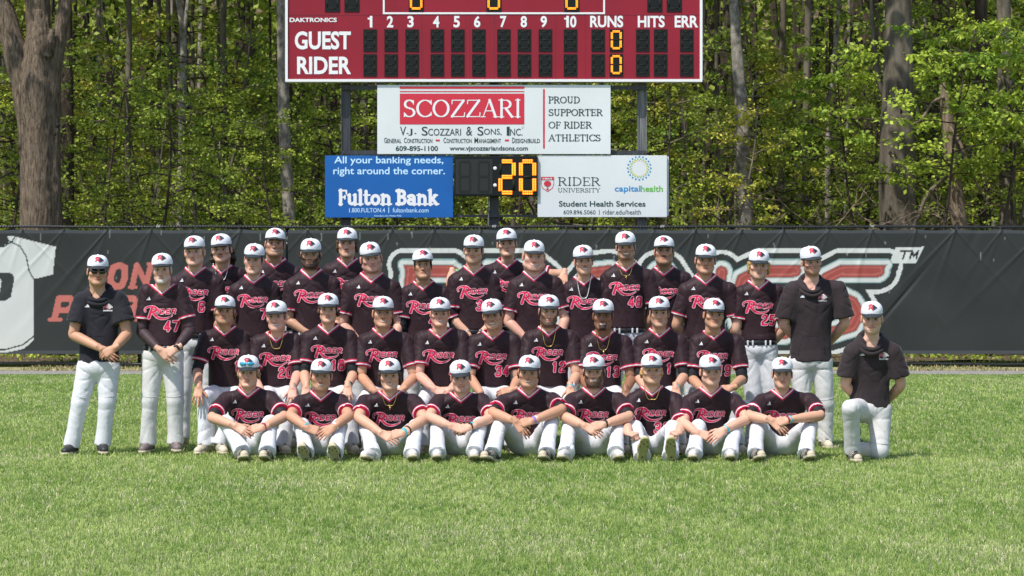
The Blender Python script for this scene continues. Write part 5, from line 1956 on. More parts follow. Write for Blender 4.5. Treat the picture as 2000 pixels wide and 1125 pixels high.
def mark_draw():
    """three slanted bars rising to the right, forming a small triangle"""
    if 'mark' not in _dc:
        polys = [[(-.020, -.014), (-.010, -.014), (-.0135, -.005), (-.0165, -.003)], [(-.0085, -.014), (.003, -.014), (-.005, .005), (-.010, .002)], [(.0045, -.014), (.017, -.014), (.003, .018), (-.003, .009)]]
        fn = lambda U: np.min([s_poly(U, p) for p in polys], 0)
        U, F = field_mesh(fn, -.024, .022, -.018, .022, .0022)
        _dc['mark'] = (U, F, np.tile([.72, .72, .74], (len(U), 1)))
    return _dc['mark']


def coach_mark():
    if 'coach' not in _dc:
        U, F, C = emblem_mesh((.45, .10, .15), (.55, .53, .53))
        U = U * .085
        U2, F2 = field_mesh(lambda U: np.min([np.abs(U[:, 0] - x) + 0 * U[:, 1] for x in np.arange(-.036, .04, .0103)], 0) - .0036 + 1e3 * (np.abs(U[:, 1] + .036) > .006), -.045, .045, -.045, -.028, .0015)
        _dc['coach'] = (np.vstack([U, U2]), np.vstack([F, F2 + len(U)]), np.vstack([C, np.tile([.65, .63, .63], (len(U2), 1))]))
    return _dc['coach']


# =================================================================== one person
TONE = {'fair': (.56, .335, .245), 'light': (.53, .31, .215), 'tan': (.46, .255, .165), 'olive': (.42, .24, .155), 'brown': (.25, .125, .075), 'pink': (.58, .325, .25)}
TONE = {k: tuple(min(.7, c * 1.09) for c in v) for k, v in TONE.items()}
ROW = {1: dict(h=20.95, sh=21.0, el=20.76, wr=20.58, kn=20.80, an=20.42, hp=21.12),
       2: dict(h=21.75, sh=21.82, el=21.74, wr=21.39, kn=21.45, an=21.42, hp=21.92),
       3: dict(h=22.25, sh=22.31, el=22.30, wr=22.22, kn=22.32, an=22.36, hp=22.34),
       4: dict(h=22.78, sh=22.84, el=22.84, wr=22.84, kn=22.84, an=22.86, hp=22.86)}
PROF_T = np.array([-.35, -.12, .0, .12, .3, .5, .7, .82, .9, .96, 1.0, 1.05, 1.12])
PROF_W = np.array([.19, .185, .178, .170, .166, .174, .187, .188, .170, .125, .095, .082, .03])
PROF_D = np.array([.14, .135, .128, .120, .120, .126, .133, .128, .116, .102, .092, .080, .03])


def rot_head(yaw, tilt, nod):
    return np.array((Matrix.Rotation(yaw, 3, 'Z') @ Matrix.Rotation(tilt, 3, 'Y') @ Matrix.Rotation(nod, 3, 'X')))


def frame_hand(wrist, xd, back, left):
    x = np.array(xd, float); x /= np.linalg.norm(x)
    z = np.array(back, float); z = z - x * (z @ x); z /= np.linalg.norm(z)
    y = np.cross(z, x)
    return np.stack([x, -y if left else y, z], 1), np.asarray(wrist, float)


SEED = [0]


def person(label, row, head, sh, el=None, wr=None, belt=None, num=None, numoff=(0, 0), tone='light', hair='#3a2a1c', style='short', beard=0, stache=0, goatee=0, beardc=None,
           smile=0, b=1.0, yaw=0, tilt=0, nod=0, hands=None, knees=None, ankles=None, shoe='cream', feet=None, outfit='jersey', sleeve=.72, under=None,
           armsl=None, chain=None, bands=(), dirty=False, word=True, cuffs=None, hem=None, jaw=1.0, facew=1.0, dz={}, shades=None, group=None, toe=None, mark=True, legs=True, sleeve_to=None, woff=0.0, fold=1.0, kneel=False):
    SEED[0] += 1
    seed = SEED[0]
    rng = np.random.default_rng(seed)
    D = dict(ROW[row]); D.update(dz)
    cx, ct, ch = head
    k = FPX / D['h']
    hs = (ch - ct) / k / .255
    hs = 0.5 * hs + 0.5 * 1.03
    Hw = W(cx, ct, D['h']); Hw[2] -= .137 * hs
    org = np.array([Hw[0], D['hp'], 0.0])
    L = lambda p, d: W(p[0], p[1], d) - org
    Hc = Hw - org
    root = empty('person', tuple(org))
    tag(root, label, 'person', group)
    Rh = rot_head(R(yaw + rng.normal(0, 4)), R(tilt + rng.normal(0, 2.6)), R(nod + rng.normal(0, 2.2)))
    N = Hc + np.array([0, .055, -.150]) * hs
    S = [L(p, D['sh']) for p in sh]
    # ---------------- head + neck
    V = HEAD_V.copy()
    C = paint_head(V, TONE[tone] if isinstance(tone, str) else tone, hair, beard, stache, smile, goatee, beardc, (.014, .014, .016) if under else None)
    V[:, 0] *= 1 + (jaw - 1) * ss(-.02, -.07, V[:, 2]) * ss(-.17, -.12, V[:, 2]) + (facew - 1) * ss(-.16, -.10, V[:, 2])
    V[:, 0] *= 1.045 * (1 + rng.normal(0, .022) * ss(-.16, -.10, V[:, 2]) + rng.normal(0, .035) * ss(-.03, -.08, V[:, 2]) * ss(-.17, -.12, V[:, 2]) + rng.normal(0, .06) * ss(-.10, -.14, V[:, 2]))
    nz = np.exp(-(V[:, 0] / .018) ** 2) * ss(-.075, -.095, V[:, 1]) * ss(-.05, -.042, V[:, 2]) * ss(.02, -.01, V[:, 2])
    V[:, 1] -= nz * rng.normal(0, .004)
    V[:, 2] -= nz * rng.normal(0, .004)
    V[:, 1] -= rng.normal(0, .004) * ss(-.08, -.10, V[:, 2]) * ss(-.05, -.075, V[:, 1]) * ss(-.13, -.12, V[:, 2])
    V[:, 2] += .005 * rng.normal() * ss(-.02, -.05, V[:, 2]) * ss(-.2, -.1, V[:, 2])
    wgt = ss(-.19, -.10, V[:, 2])[:, None]
    V = (V * wgt) @ Rh.T * 1.0 + V * (1 - wgt)
    V = V * hs + Hc
    body = Geo(); body.add(V, HEAD_F, 0, C)
    tn = np.array(TONE[tone] if isinstance(tone, str) else tone)
    # ---------------- arms and hands
    E = [L(p, D['el']) if p else None for p in (el or (None, None))]
    Wr = [L(p, D['wr']) if p else None for p in (wr or (None, None))]
    if isinstance(D.get('el2'), float):
        E[1] = L(el[1], D['el2'])
    if 'wr2' in D:
        Wr[1] = L(wr[1], D['wr2'])
    for i, sg in ((0, -1), (1, 1)):
        if E[i] is None:
            E[i] = S[i] + np.array([sg * .05, .03, -.29])
        if Wr[i] is None:
            Wr[i] = E[i] + np.array([-sg * .12, .16, -.17])
    hands = hands or ('relax', 'relax')
    for i, sg in ((0, -1), (1, 1)):
        s, e, w = S[i], E[i], Wr[i]
        s0 = s + np.array([-sg * .02, .0, .0])
        path = np.array([s0, s * .5 + e * .5, s * .15 + e * .85, e, e * .82 + w * .18, e * .45 + w * .55, e * .1 + w * .9, w])
        wd = (w - e) / np.linalg.norm(w - e)
        path = np.vstack([path, w + wd * .012])
        rad = np.array([.058, .052, .046, .043, .047, .042, .031, .0285, .026]) * (0.55 + .45 * b)
        pts = catmull(path, 30)
        rr = np.interp(np.linspace(0, len(path) - 1, 30), np.arange(len(path)), rad)
        v, f = tube(pts, rr, 14)
        arm_c = tn * np.array([.97, .93, .90]) * (1 + .06 * wob(v, 20, seed))[:, None]
        body.add(v, f, 0, arm_c)
        hp = hands[i]
        if hp:
            pose, xd, bk = (hp if isinstance(hp, tuple) else (hp, None, None))
            xd = wd if xd is None else np.array(xd, float)
            bk = np.array([sg * .4, -.9, .2]) if bk is None else np.array(bk, float)
            M, o = frame_hand(w, xd, bk, i == 1)
            HV, HF = HAND[pose]
            hv = (HV * 1.0) @ M.T + o
            hc = np.tile(tn * np.array([.99, .92, .89]), (len(HV), 1))
            tip = ss(.115, .16, HV[:, 0])[:, None]
            hc = hc * (1 - .15 * tip * np.array([0, 1, 1]))
            body.add(hv, HF if i == 0 else HF[:, ::-1], 0, hc)
    # ---------------- torso fields
    if row == 1:
        zb = (belt if belt is not None else .13)
    elif row == 2:
        zb = .585 if belt is None else L((cx, belt), D['hp'])[2]
    else:
        zb = L((cx, belt if belt else ct + 190), D['hp'])[2]
    pv = np.array([0 if not hem else 0, 0, zb - .06])
    if row == 1:
        pv[1] = .0
    sx = (S[1][0] + S[0][0]) / 2
    zl = N[2] - pv[2]
    hunch = .05 if row == 1 else .015

    def cen(t):
        tt = np.clip(t, -.4, 1.1)
        return (pv[0] + (N[0] * .6 + sx * .4 - pv[0]) * tt, pv[1] + (N[1] - pv[1]) * tt + hunch * np.sin(np.clip(tt, 0, 1) * math.pi) + (.02 * np.clip(tt, 0, 1) if row != 1 else 0))
    hwid = (S[1][0] - S[0][0]) / 2
    kw = b * np.interp(PROF_T, [.0, .45, .82, 1.0], [1, 1, np.clip(hwid / .185, .8, 1.25) / b ** .5, 1])

    def torso(P, off=0.0):
        t = (P[:, 2] - pv[2]) / zl
        c0, c1 = cen(t)
        w = np.interp(t, PROF_T, PROF_W * kw) + off
        dp = np.interp(t, PROF_T, PROF_D * (0.4 + .6 * b)) + off
        qx, qy = np.abs(P[:, 0] - c0) / w, np.abs(P[:, 1] - c1) / dp
        q = (qx ** 2.3 + qy ** 2.3) ** (1 / 2.3)
        d = (q - 1) * np.minimum(w, dp)
        return np.maximum(d, P[:, 2] - (pv[2] + zl * 1.1))
    coach = outfit != 'jersey'
    zv = N[2] - .036 * hs
    zm = N[2] - .068 * hs
    hx = N[0] + .0

    def shirt(P):
        dt = torso(P)
        for i, sg in ((0, -1), (1, 1)):
            dt = smin(dt, s_cone(P, N + np.array([sg * .06, .005, -.025]), S[i] + np.array([-sg * .02, 0, .012]), .045, .062), .05)
        ds = np.full(len(P), 1e9)
        tr = np.full(len(P), 9.0)
        for i, sg in ((0, -1), (1, 1)):
            s, e = S[i], E[i]
            ax = e - s; ln = np.linalg.norm(ax); ax = ax / ln
            cut = sleeve * ln
            q = s_cone(P, s, s + ax * (cut + .1), .070 * (.5 + .5 * b) + (.006 if coach else 0), .076 * (.5 + .5 * b) + (.034 if coach else .006))
            al = (P - s) @ ax
            q = np.maximum(q, al - cut)
            tr = np.where((q < dt - .004) & (al > .04), np.minimum(tr, cut - al), tr)
            ds = np.minimum(ds, q)
        d = smin(dt, ds, .035)
        amp = (.0045 if not coach else .006) * fold
        Q = P * np.array([1, .6, .34], np.float32)
        d = d + .45 * amp * wob(Q, 17, seed) + .35 * amp * wob(Q, 40, seed + 50)
        cr = np.clip(1 - np.abs(wob(Q, 15, seed + 60)) * 2.2, 0, 1) ** 1.5
        d = d + 1.1 * amp * cr * (wob(P, 7, seed + 61) > -.2)
        # creases running from the armpits to the middle and below the chest
        for i, sg in ((0, -1), (1, 1)):
            a = S[i] + np.array([-sg * .03, -.06, -.10])
            rel = P - a
            ang = np.arctan2(rel[:, 2], -sg * rel[:, 0])
            rr = np.sqrt(rel[:, 0] ** 2 + rel[:, 2] ** 2)
            d = d + .007 * fold * np.clip(1 - np.abs(np.sin(ang * 5 + seed + i)) * 2.4, 0, 1) * np.exp(-((rr - .13) / .08) ** 2)
        V2 = np.abs(P[:, 0] - hx) * .63 - (P[:, 2] - zv) * .777
        solid = d
        if not coach:
            carve = np.maximum(V2, P[:, 1] - (N[1] + .03))
            nk = np.hypot(P[:, 0] - hx, P[:, 1] - N[1] + .0) - .069 * hs
            carve = np.minimum(carve, np.maximum(nk, N[2] - .03 - P[:, 2]))
            d = np.maximum(d, -carve)
            front = (P[:, 2] > zv - .07)
            tr = np.where(front, np.minimum(tr, np.where(P[:, 1] < N[1] + .035, V2, np.maximum(nk, 0) + .0)), tr)
        else:
            nk = np.hypot(P[:, 0] - hx, (P[:, 1] - N[1] + .02) * .9) - (.066 * hs + .35 * np.maximum(P[:, 2] - N[2] + .0, 0))
            cv = np.abs(P[:, 0] - hx) * .70 - (P[:, 2] - zv + .045) * .714
            d = np.maximum(d, -np.minimum(np.maximum(nk, N[2] - .05 + .5 * (P[:, 1] - N[1]) - P[:, 2]), np.maximum(cv, P[:, 1] - (N[1] + .03))))
            tr = np.full(len(P), 9.0)
        zc = zb if hem is None else L((cx, hem), D['sh'])[2] + (.0 if not isinstance(hem, tuple) else 0)
        d = np.maximum(d, zc + (.006 * np.sin(P[:, 0] * 30) if coach else 0) - P[:, 2])
        return d, tr, solid
    pts = np.array([S[0], S[1], N, S[0] + (E[0] - S[0]) * sleeve, S[1] + (E[1] - S[1]) * sleeve, pv])
    lo = pts.min(0) - np.array([.13, .17, .02]); hi = pts.max(0) + np.array([.13, .14, .09])
    lo[0] = min(lo[0], -.24 * b); hi[0] = max(hi[0], .24 * b); lo[1] = min(lo[1], -.17); hi[1] = max(hi[1], .17)
    zc = zb if hem is None else L((cx, hem), D['sh'])[2]
    lo[2] = min(zc - .03, lo[2] if E[0][2] < zc else 9)
    h = .0095
    P, shp, l0 = grid(lo, hi, h)
    Dg, _, Ds = shirt(P)
    Dg, Ds = Dg.reshape(shp), Ds.reshape(shp)
    V, F = nets(Dg, l0, h)
    V = relax(V, F, 1, .4)
    _, tr, _ = shirt(V.astype(np.float32))
    jm = {'jersey': m_jersey, 'hoodie': m_hoodie, 'hoodie2': m_hoodie2}[outfit]
    jersey = link('jersey' if not coach else 'hoodie', make_mesh('jersey', V, F, [jm], attrs={'trim': tr}), root)

    # front surface for printing
    def front_of(Dg):
        neg = Dg < 0
        first = np.argmax(neg, 1)
        ii, kk = np.meshgrid(np.arange(shp[0]), np.arange(shp[2]), indexing='ij')
        f1 = np.maximum(first, 1)
        a0, a1 = Dg[ii, f1 - 1, kk], Dg[ii, f1, kk]
        Y = l0[1] + h * (f1 - 1 + np.clip(a0 / np.where(a0 - a1 == 0, 1, a0 - a1), 0, 1))
        Y[~neg.any(1)] = np.nan
        return Y
    Y0 = front_of(Dg)

    def on_chest(U, off):
        fx = np.clip((U[:, 0] - l0[0]) / h, 0, shp[0] - 2); fz = np.clip((U[:, 1] - l0[2]) / h, 0, shp[2] - 2)
        i, j = fx.astype(int), fz.astype(int); u, v = fx - i, fz - j
        y = (Y0[i, j] * (1 - u) * (1 - v) + Y0[i + 1, j] * u * (1 - v) + Y0[i, j + 1] * (1 - u) * v + Y0[i + 1, j + 1] * u * v)
        return np.stack([U[:, 0], y - off, U[:, 1]], 1)

    def print_on(nm, draw, u0, v0, off=.004, sc=1.0):
        U, F2, C2 = draw
        V2 = on_chest(U * sc + np.array([u0, v0]), off)
        ok = ~np.isnan(V2[:, 1])
        F3 = F2[ok[F2].all(1)]
        V2[~ok] = 0
        if len(F3):
            yy = V2[F3][:, :, 1]
            F3 = F3[(yy.max(1) - yy.min(1)) < .03]
        if len(F3):
            link(nm, make_mesh(nm, V2, F3, [m_print], cols=C2), jersey)
    if not coach:
        if word:
            print_on('lettering', two_layer('w', word_field, (-.17, .15, -.08, .07), .0042, .003), hx + .004 + woff, zm - .150)
        if num:
            print_on('number', number_draw(num), hx + .088 + numoff[0] + woff, zm - .275 + numoff[1])
        if mark:
            print_on('chest_mark', mark_draw(), hx - .115 + woff, zm - .028)
    else:
        print_on('chest_mark', mark_draw(), hx - .085, zm - .075, sc=1.15)
        print_on('chest_emblem', coach_mark(), hx + .098, zm - .085)
        # hood lying round the neck
        g = Geo()
        a = np.linspace(0, 2 * math.pi, 25)
        for q, (ra, rb, dzf, r, up) in enumerate(((.105, .108, .078, .021, -.028), (.122, .112, .088, .020, -.055))):
            ring = np.stack([hx + ra * np.cos(a), N[1] - .008 + rb * np.sin(a), N[2] + up + dzf * np.sin(a) + .006 * np.sin(3 * a + seed)], 1)
            g.add(*tube(ring, r * (1 + .15 * np.sin(2 * a + 1)), 9, False))
        v, f = uvsphere((hx, N[1] + .105, N[2] - .01), (.10, .055, .07), 14, 8)
        g.add(v, f)
        g.build('hood', jm, jersey)
        # kangaroo pocket seam
        if zv - zc > .3:
            g = Geo()
            for sgn in (-1, 1):
                q = on_chest(np.array([(hx + sgn * x, zc + z) for x, z in ((.075, .24), (.085, .22), (.112, .14), (.122, .06))]), .001)
                if not np.isnan(q).any():
                    g.add(*tube(q, .0022, 5))
            q = on_chest(np.array([(hx + x, zc + .24) for x in np.linspace(-.075, .075, 6)]), .001)
            if not np.isnan(q).any():
                g.add(*tube(q, .002, 5))
            if g.n:
                g.build('pocket_seam', jm, jersey)
    # keep neck and chest skin just under the cloth
    Ys = front_of(Ds)
    hv = body.V[0]
    gi = np.clip(((hv[:, 0] - l0[0]) / h).round().astype(int), 0, shp[0] - 1); gk = np.clip(((hv[:, 2] - l0[2]) / h).round().astype(int), 0, shp[2] - 1)
    lim = Ys[gi, gk]
    low = (hv[:, 2] < N[2] + .01) & ~np.isnan(lim)
    k2 = ss(N[2] + .01, N[2] - .05, hv[:, 2])
    tgt = np.maximum(hv[:, 1], lim + .011)
    hv[low, 1] = (hv[:, 1] * (1 - k2) + tgt * k2)[low]
    wide = np.abs(hv[:, 0] - N[0]) > .085
    hv[wide & low, 1] = np.maximum(hv[wide & low, 1], lim[wide & low] + .02)
    outr = (hv[:, 2] < N[2] - .01) & np.isnan(lim)
    hv[outr] = hv[outr] * .4 + (N + np.array([0, .03, -.10])) * .6
    # ---------------- hidden torso skin (coarse) closes the body
    P2, s2, l2 = grid(lo, hi, .022)
    d2 = np.maximum(torso(P2, -.022), np.maximum(pv[2] - .02 - P2[:, 2], P2[:, 2] - N[2] + .05))
    v2, f2 = nets(d2.reshape(s2), l2, .022)
    if len(v2):
        body.add(v2, f2, 0, tn)
    # ---------------- sleeves under the jersey
    for i in range(2):
        asl = armsl[i] if armsl else 0
        if not asl:
            continue
        s, e, w = S[i], E[i], Wr[i]
        path = np.array([s, s * .5 + e * .5, s * .15 + e * .85, e, e * .82 + w * .18, e * .45 + w * .55, e * .1 + w * .9])
        pts = catmull(path, 40)
        n = max(8, int(40 * asl))
        rr = np.interp(np.linspace(0, 6, 40), np.arange(7), np.array([.06, .058, .053, .051, .054, .048, .037]) * (0.55 + .45 * b))
        rr = rr * (1 + .03 * np.sin(np.arange(40) * 1.3 + seed))
        g = Geo(); g.add(*tube(pts[8:n], rr[8:n], 14))
        mm = m_black if not (cuffs == 'red') else m_wred
        g.build('undersleeve', m_jersey_plain if cuffs == 'brown' else mm, root)
    # ---------------- trousers
    pm = m_pants2 if dirty else m_pants
    hipz = zb - .085
    if row == 1:
        hips = [np.array([-.085, 0, .115]), np.array([.085, 0, .115])]
    elif row == 2:
        hips = [np.array([-.09, 0, hipz + .02]), np.array([.09, 0, hipz + .02])]
    else:
        hips = [np.array([-.085 * b, 0, hipz]), np.array([.085 * b, 0, hipz])]
    kn = [L(p, D['kn']) for p in knees] if knees else None
    an = [L(p, D['an']) for p in ankles] if ankles else None
    if 'kn2' in D and kn:
        kn[1] = L(knees[1], D['kn2'])
    if 'an2' in D and an:
        an[1] = L(ankles[1], D['an2'])
    if row == 2 and kn is None:
        kn = [np.array([-.15, -.45, .50]), np.array([.15, -.45, .50])]
    if row == 2 and an is None:
        an = [np.array([-.15, -.48, .10]), np.array([.15, -.48, .10])]
    if row >= 3 and kn is None:
        kn = [np.array([-.11, -.01, hipz * .55]), np.array([.11, -.01, hipz * .55])]
    if row >= 3 and an is None:
        an = [np.array([-.13, .02, .10]), np.array([.13, .02, .10])]
    if legs:
        def trousers(P):
            seat = s_ell(P, (0, .0, hipz + .01), (.178 * b, .135, .125))
            d = seat
            if row == 1:
                d = s_ell(P, (0, .01, .125), (.185 * b, .15, .125))
            cutv = np.full(len(P), -9.0)
            for i in range(2):
                a, q, c = hips[i], kn[i], an[i]
                sh_ax = (c - q) / np.linalg.norm(c - q)
                c2 = c + sh_ax * .02
                r0, r1, r2, r3 = (.104, .079, .069, .080) if row >= 3 else (.092, .070, .063, .081)
                mid = q * .45 + c2 * .55
                dl = smin(s_cone(P, a, q, r0 * (.5 + .5 * b), r1), s_cone(P, q, mid, r1, r2), .012)
                lower = s_cone(P, mid, c2 + sh_ax * .05, r2, r3)
                lower = np.maximum(lower, (P - c2) @ sh_ax)
                dl = smin(dl, lower, .01)
                al = (P - q) @ sh_ax
                dg = P @ np.array([.5 * (1 if i else -1), .6, .62], np.float32)
                dl = dl + .0085 * np.clip(1 - np.abs(np.sin(dg * 30 + 4 * wob(P, 5, seed + i))) * 2.6, 0, 1) * ss(.02, .36, al) * (.25 + .75 * ss(-.3, .5, wob(P, 8, seed + 31 + i))) * fold
                rel = np.linalg.norm(P - q, axis=1)
                dl = dl + .004 * np.clip(1 - np.abs(np.sin(rel * 42 + 3 * wob(P, 7, seed + 9))) * 2.6, 0, 1) * np.exp(-((rel - .10) / .07) ** 2) * fold
                d = smin(d, dl, .03)
            d = d + (.001 * wob(P * np.array([1, 1, .45], np.float32), 14, seed + 7) + .0009 * wob(P * np.array([1, 1, .6], np.float32), 40, seed + 8) + .0045 * np.clip(1 - np.abs(wob(P * np.array([1, 1, .3], np.float32), 12, seed + 70)) * 2.8, 0, 1)) * fold
            if row >= 3:
                rel = P - np.array([0, -.11, hipz - .07], np.float32)
                an_ = np.arctan2(rel[:, 2], np.abs(rel[:, 0]) + 1e-5)
                rr = np.hypot(rel[:, 0], rel[:, 2])
                d = d + .008 * np.clip(1 - np.abs(np.sin(an_ * 4.5 + .7 * wob(P, 6, seed + 3) + seed)) * 2.2, 0, 1) * np.exp(-((rr - .13) / .08) ** 2) * (P[:, 1] < .03)
            if row != 1 and not kneel:
                d = np.maximum(d, P[:, 2] - zb - .022)
            return np.maximum(d, .004 - P[:, 2])
        al = np.array(hips + kn + an)
        lo3 = al.min(0) - np.array([.20, .20, .14]); hi3 = al.max(0) + np.array([.20, .20, .20])
        lo3[2] = max(lo3[2], -.02)
        if row != 1:
            hi3[2] = max(hi3[2], zb + .10)
        vx = .0095 if (row == 1 or coach or row >= 3 and num in ('47', '25')) else .0125
        P3, s3, l3 = grid(lo3, hi3, vx)
        v3, f3 = nets(trousers(P3).reshape(s3), l3, vx)
        v3 = relax(v3, f3, 1, .4)
        tr_o = link('trousers', make_mesh('trousers', v3, f3, [pm]), root)
        if row == 1 or coach or num == '47':
            g = Geo()
            for i in range(2):
                ax = hips[i] - kn[i]; ax = ax / np.linalg.norm(ax)
                c0 = kn[i] + ax * (.05 if row != 1 else .085)
                u = np.cross(ax, [0, 1, 0.3]); u /= np.linalg.norm(u); w2 = np.cross(ax, u)
                th = np.linspace(0, 2 * math.pi, 25)
                dirs = np.outer(np.cos(th), u) + np.outer(np.sin(th), w2)
                rs = np.linspace(.04, .125, 30)
                Q = (c0 + dirs[:, None] * rs[None, :, None]).reshape(-1, 3).astype(np.float32)
                ins = trousers(Q).reshape(25, 30) < 0
                rr = rs[np.minimum((~ins).argmax(1), 29)]
                rr = np.convolve(np.concatenate([rr[-3:-1], rr, rr[1:3]]), np.ones(5) / 5, 'valid')
                g.add(*tube(c0 + dirs * rr[:, None] + ax * .012 * np.cos(2 * th)[:, None], .0022, 5, False))
            g.build('knee_seam', pm, tr_o)
        if row >= 3 and not coach:
            a = np.linspace(0, 2 * math.pi, 40)
            t0 = (zb - pv[2]) / zl
            w0, d0 = np.interp(t0, PROF_T, PROF_W * kw) * .985, np.interp(t0, PROF_T, PROF_D * (.4 + .6 * b)) * 1.0
            ca, sa = np.cos(a), np.sin(a)
            rx = np.sign(ca) * np.abs(ca) ** .87 * (w0 + .008); ry = np.sign(sa) * np.abs(sa) ** .87 * (d0 + .010)
            c0, c1 = cen(np.array([t0]))
            ring = np.stack([c0 + rx, c1 + ry, np.full(40, zb - .020)], 1)
            g = Geo(); g.add(*tube(ring, np.tile([[.019, .006]], (40, 1)) if False else np.tile([[.006, .019]], (40, 1)), 8, False))
            be = g.build('belt', m_leather, tr_o)
            g = Geo(); g.box((float(c0[0]) if hasattr(c0, '__len__') else c0, float(c1[0]) - d0 - .018, zb - .020), (.05, .008, .036), bev=.003)
            g.build('buckle', m_leather, be)
            g = Geo()
            for xx in (-.105, -.06, .06, .105):
                yy = float(c1[0]) - (d0 + .018) * max(0, 1 - (abs(xx) / (w0 + .008)) ** 2.3) ** (1 / 2.3)
                g.box((float(c0[0]) + xx, yy, zb - .020), (.016, .006, .048), bev=.002)
            g.build('belt_loops', pm, tr_o)
        # shins and feet
        for i, sg in ((0, -1), (1, 1)):
            q, c = kn[i], an[i]
            lt = np.linspace(0, 2, 14)
            v, f = tube(np.stack([np.interp(lt, [0, 1, 2], [hips[i][j], q[j], c[j]]) for j in range(3)], 1), np.interp(np.linspace(0, 1, 14), [0, .5, 1], [.045, .036, .034]), 10)
            body.add(v, f, 0, tn)
            ft = feet[i] if feet else None
            fd, fu = ft if ft else (((sg * .35, -1, -.02), (0, 0, 1)) if row != 1 else ((sg * .25, -1, .30), (0, .25, 1)))
            fd = np.array(fd, float); fd /= np.linalg.norm(fd)
            fu = np.array(fu, float); fu -= fd * (fu @ fd); fu /= np.linalg.norm(fu)
            M = Matrix((np.cross(-fd, fu), -fd, fu)).transposed().to_4x4()
            pos = c - fu * .085
            lowest = min((M.to_3x3() @ Vector(p)).z for p in ((0, .09, 0), (0, -.19, 0), (.04, -.15, 0), (-.04, -.15, 0), (.04, .05, 0)))
            pos[2] = max(pos[2], -lowest + .006) if row == 1 or ft else -lowest + .008
            if row == 1:
                pos[2] = -lowest - .008
            so = link('shoe', SHOE_ME[shoe], root)
            so.matrix_local = Matrix.Translation(Vector(pos)) @ M
            link('sole', SOLE2_ME if fd[2] > .6 else SOLE_ME, so)
            if row == 1:
                link('cleats', CLEAT_ME, so)
            v, f = tube(np.array([pos + fu * .08, c + (q - c) * .25]), [.040, .046], 10)
            g = Geo(); g.add(v, f)
            g.build('sock', m_black if shoe in ('black', 'cream', 'dark') else m_pants, root)
    bo = body.build('body', [m_skin], root, with_col=True)
    # ---------------- eyes
    for sg in (-1, 1):
        g = Geo()
        v, f = uvsphere((sg * .031 * facew, -.0745, .0), (.0130, .0115, .0066), 14, 8); g.add(v, f, 0)
        v, f = uvsphere((sg * .031 * facew + .001, -.0812, .0004), (.0066, .0064, .0062), 10, 6); g.add(v, f, 1)
        g.V = [(q @ Rh.T) * hs + Hc for q in g.V]
        g.build('eye', [m_eyew, m_iris], root)
    # ---------------- hair, cap
    Mh = Matrix.Translation(Vector(Hc)) @ Matrix(Rh).to_4x4() @ Matrix.Scale(hs, 4)
    key = (style, hair)
    if key not in HAIR_ME:
        HAIR_ME[key] = make_mesh('hair', *HAIR[style], [hair_mat(hair)])
    ho = link('hair', HAIR_ME[key], root); ho.matrix_local = Mh
    co = link('cap', CAP_ME, root)
    co.matrix_local = Mh @ Matrix.Rotation(rng.normal(0, .035), 4, 'Z') @ Matrix.Rotation(rng.normal(0, .018), 4, 'X') @ Matrix.Rotation(rng.normal(0, .02), 4, 'Y')
    link('brim', BRIM_ME, co); link('cap_emblem', EMB_ME, co)
    if shades:
        g = Geo()
        if shades == 'worn':
            for sg in (-1, 1):
                v, f = uvsphere((sg * .033, -.090, .0), (.031, .010, .021), 14, 8); g.add(v, f, 0)
                g.add(*tube([[sg * .062, -.082, .006], [sg * .080, -.03, .006], [sg * .084, .02, .002]], .004, 6), 0)
            g.box((0, -.099, .006), (.02, .008, .007), 0)
        else:
            for sg in (-1, 1):
                a = np.linspace(.03, .62, 8)
                v, f = uvsphere((0, 0, 0), (.034, .007, .017), 14, 8)
                th = v[:, 0] / .10 + sg * .34
                g.add(np.stack([.100 * np.sin(th), CAP_YC - .118 * np.cos(th) + v[:, 1], CAP_Z + .030 + v[:, 2]], 1), f, 1)
        g.V = [(q @ Rh.T) * hs + Hc for q in g.V]
        g.build('sunglasses', [m_lens, m_mirror], root)
    # ---------------- chain, wristbands
    if chain:
        mm, depth, cross = chain
        q_r = .0042 if mm is m_silver and depth > .1 else .0032
        zv = zm
        wv = np.array([(hx - .075, N[2] + .035), (hx - .062, N[2] - .02), (hx - .035, zv - depth * .75), (hx, zv - depth), (hx + .035, zv - depth * .75), (hx + .062, N[2] - .02), (hx + .075, N[2] + .035)])
        cp = catmull(np.column_stack([wv[:, 0], np.zeros(7), wv[:, 1]]), 26)
        q = on_chest(cp[:, [0, 2]], .006)
        fb = N[1] - .070
        inV = (np.abs(cp[:, 0] - hx) * .63 - (cp[:, 2] - zv) * .777) < .004
        skin_y = Hc[1] - (.045 + .10 * (N[2] - .02 - cp[:, 2])) * hs
        q[:, 1] = np.where(np.isnan(q[:, 1]) | inV, np.minimum(skin_y, N[1] - .075), q[:, 1])
        g = Geo(); g.add(*tube(q, q_r if not cross else .0022, 6))
        if cross:
            p = q[13]
            g.box(p + [0, -.004, -.022], (.006, .004, .036)); g.box(p + [0, -.004, -.014], (.022, .004, .006))
        g.build('necklace', mm, root)
    for (i, fr, mm, wdt) in bands:
        e, w = E[i], Wr[i]
        ax = (w - e) / np.linalg.norm(w - e)
        c = e + (w - e) * fr
        r = np.interp(fr, [.55, .9, 1.0, 1.15], [.043, .033, .031, .030]) * (0.55 + .45 * b)
        g = Geo(); g.add(*tube([c - ax * wdt / 2, c - ax * wdt / 4, c + ax * wdt / 4, c + ax * wdt / 2], [r, r + .0035, r + .0035, r], 14))
        g.build('wristband' if mm is not m_leather else 'watch', mm, root)
    return root


HAIR_ME = {}
m_jersey_plain = mat('dark maroon sleeve', lin('#3b2c30'), 0.6, spec=0.3, bump=0.3, bscale=30, bdist=0.01)

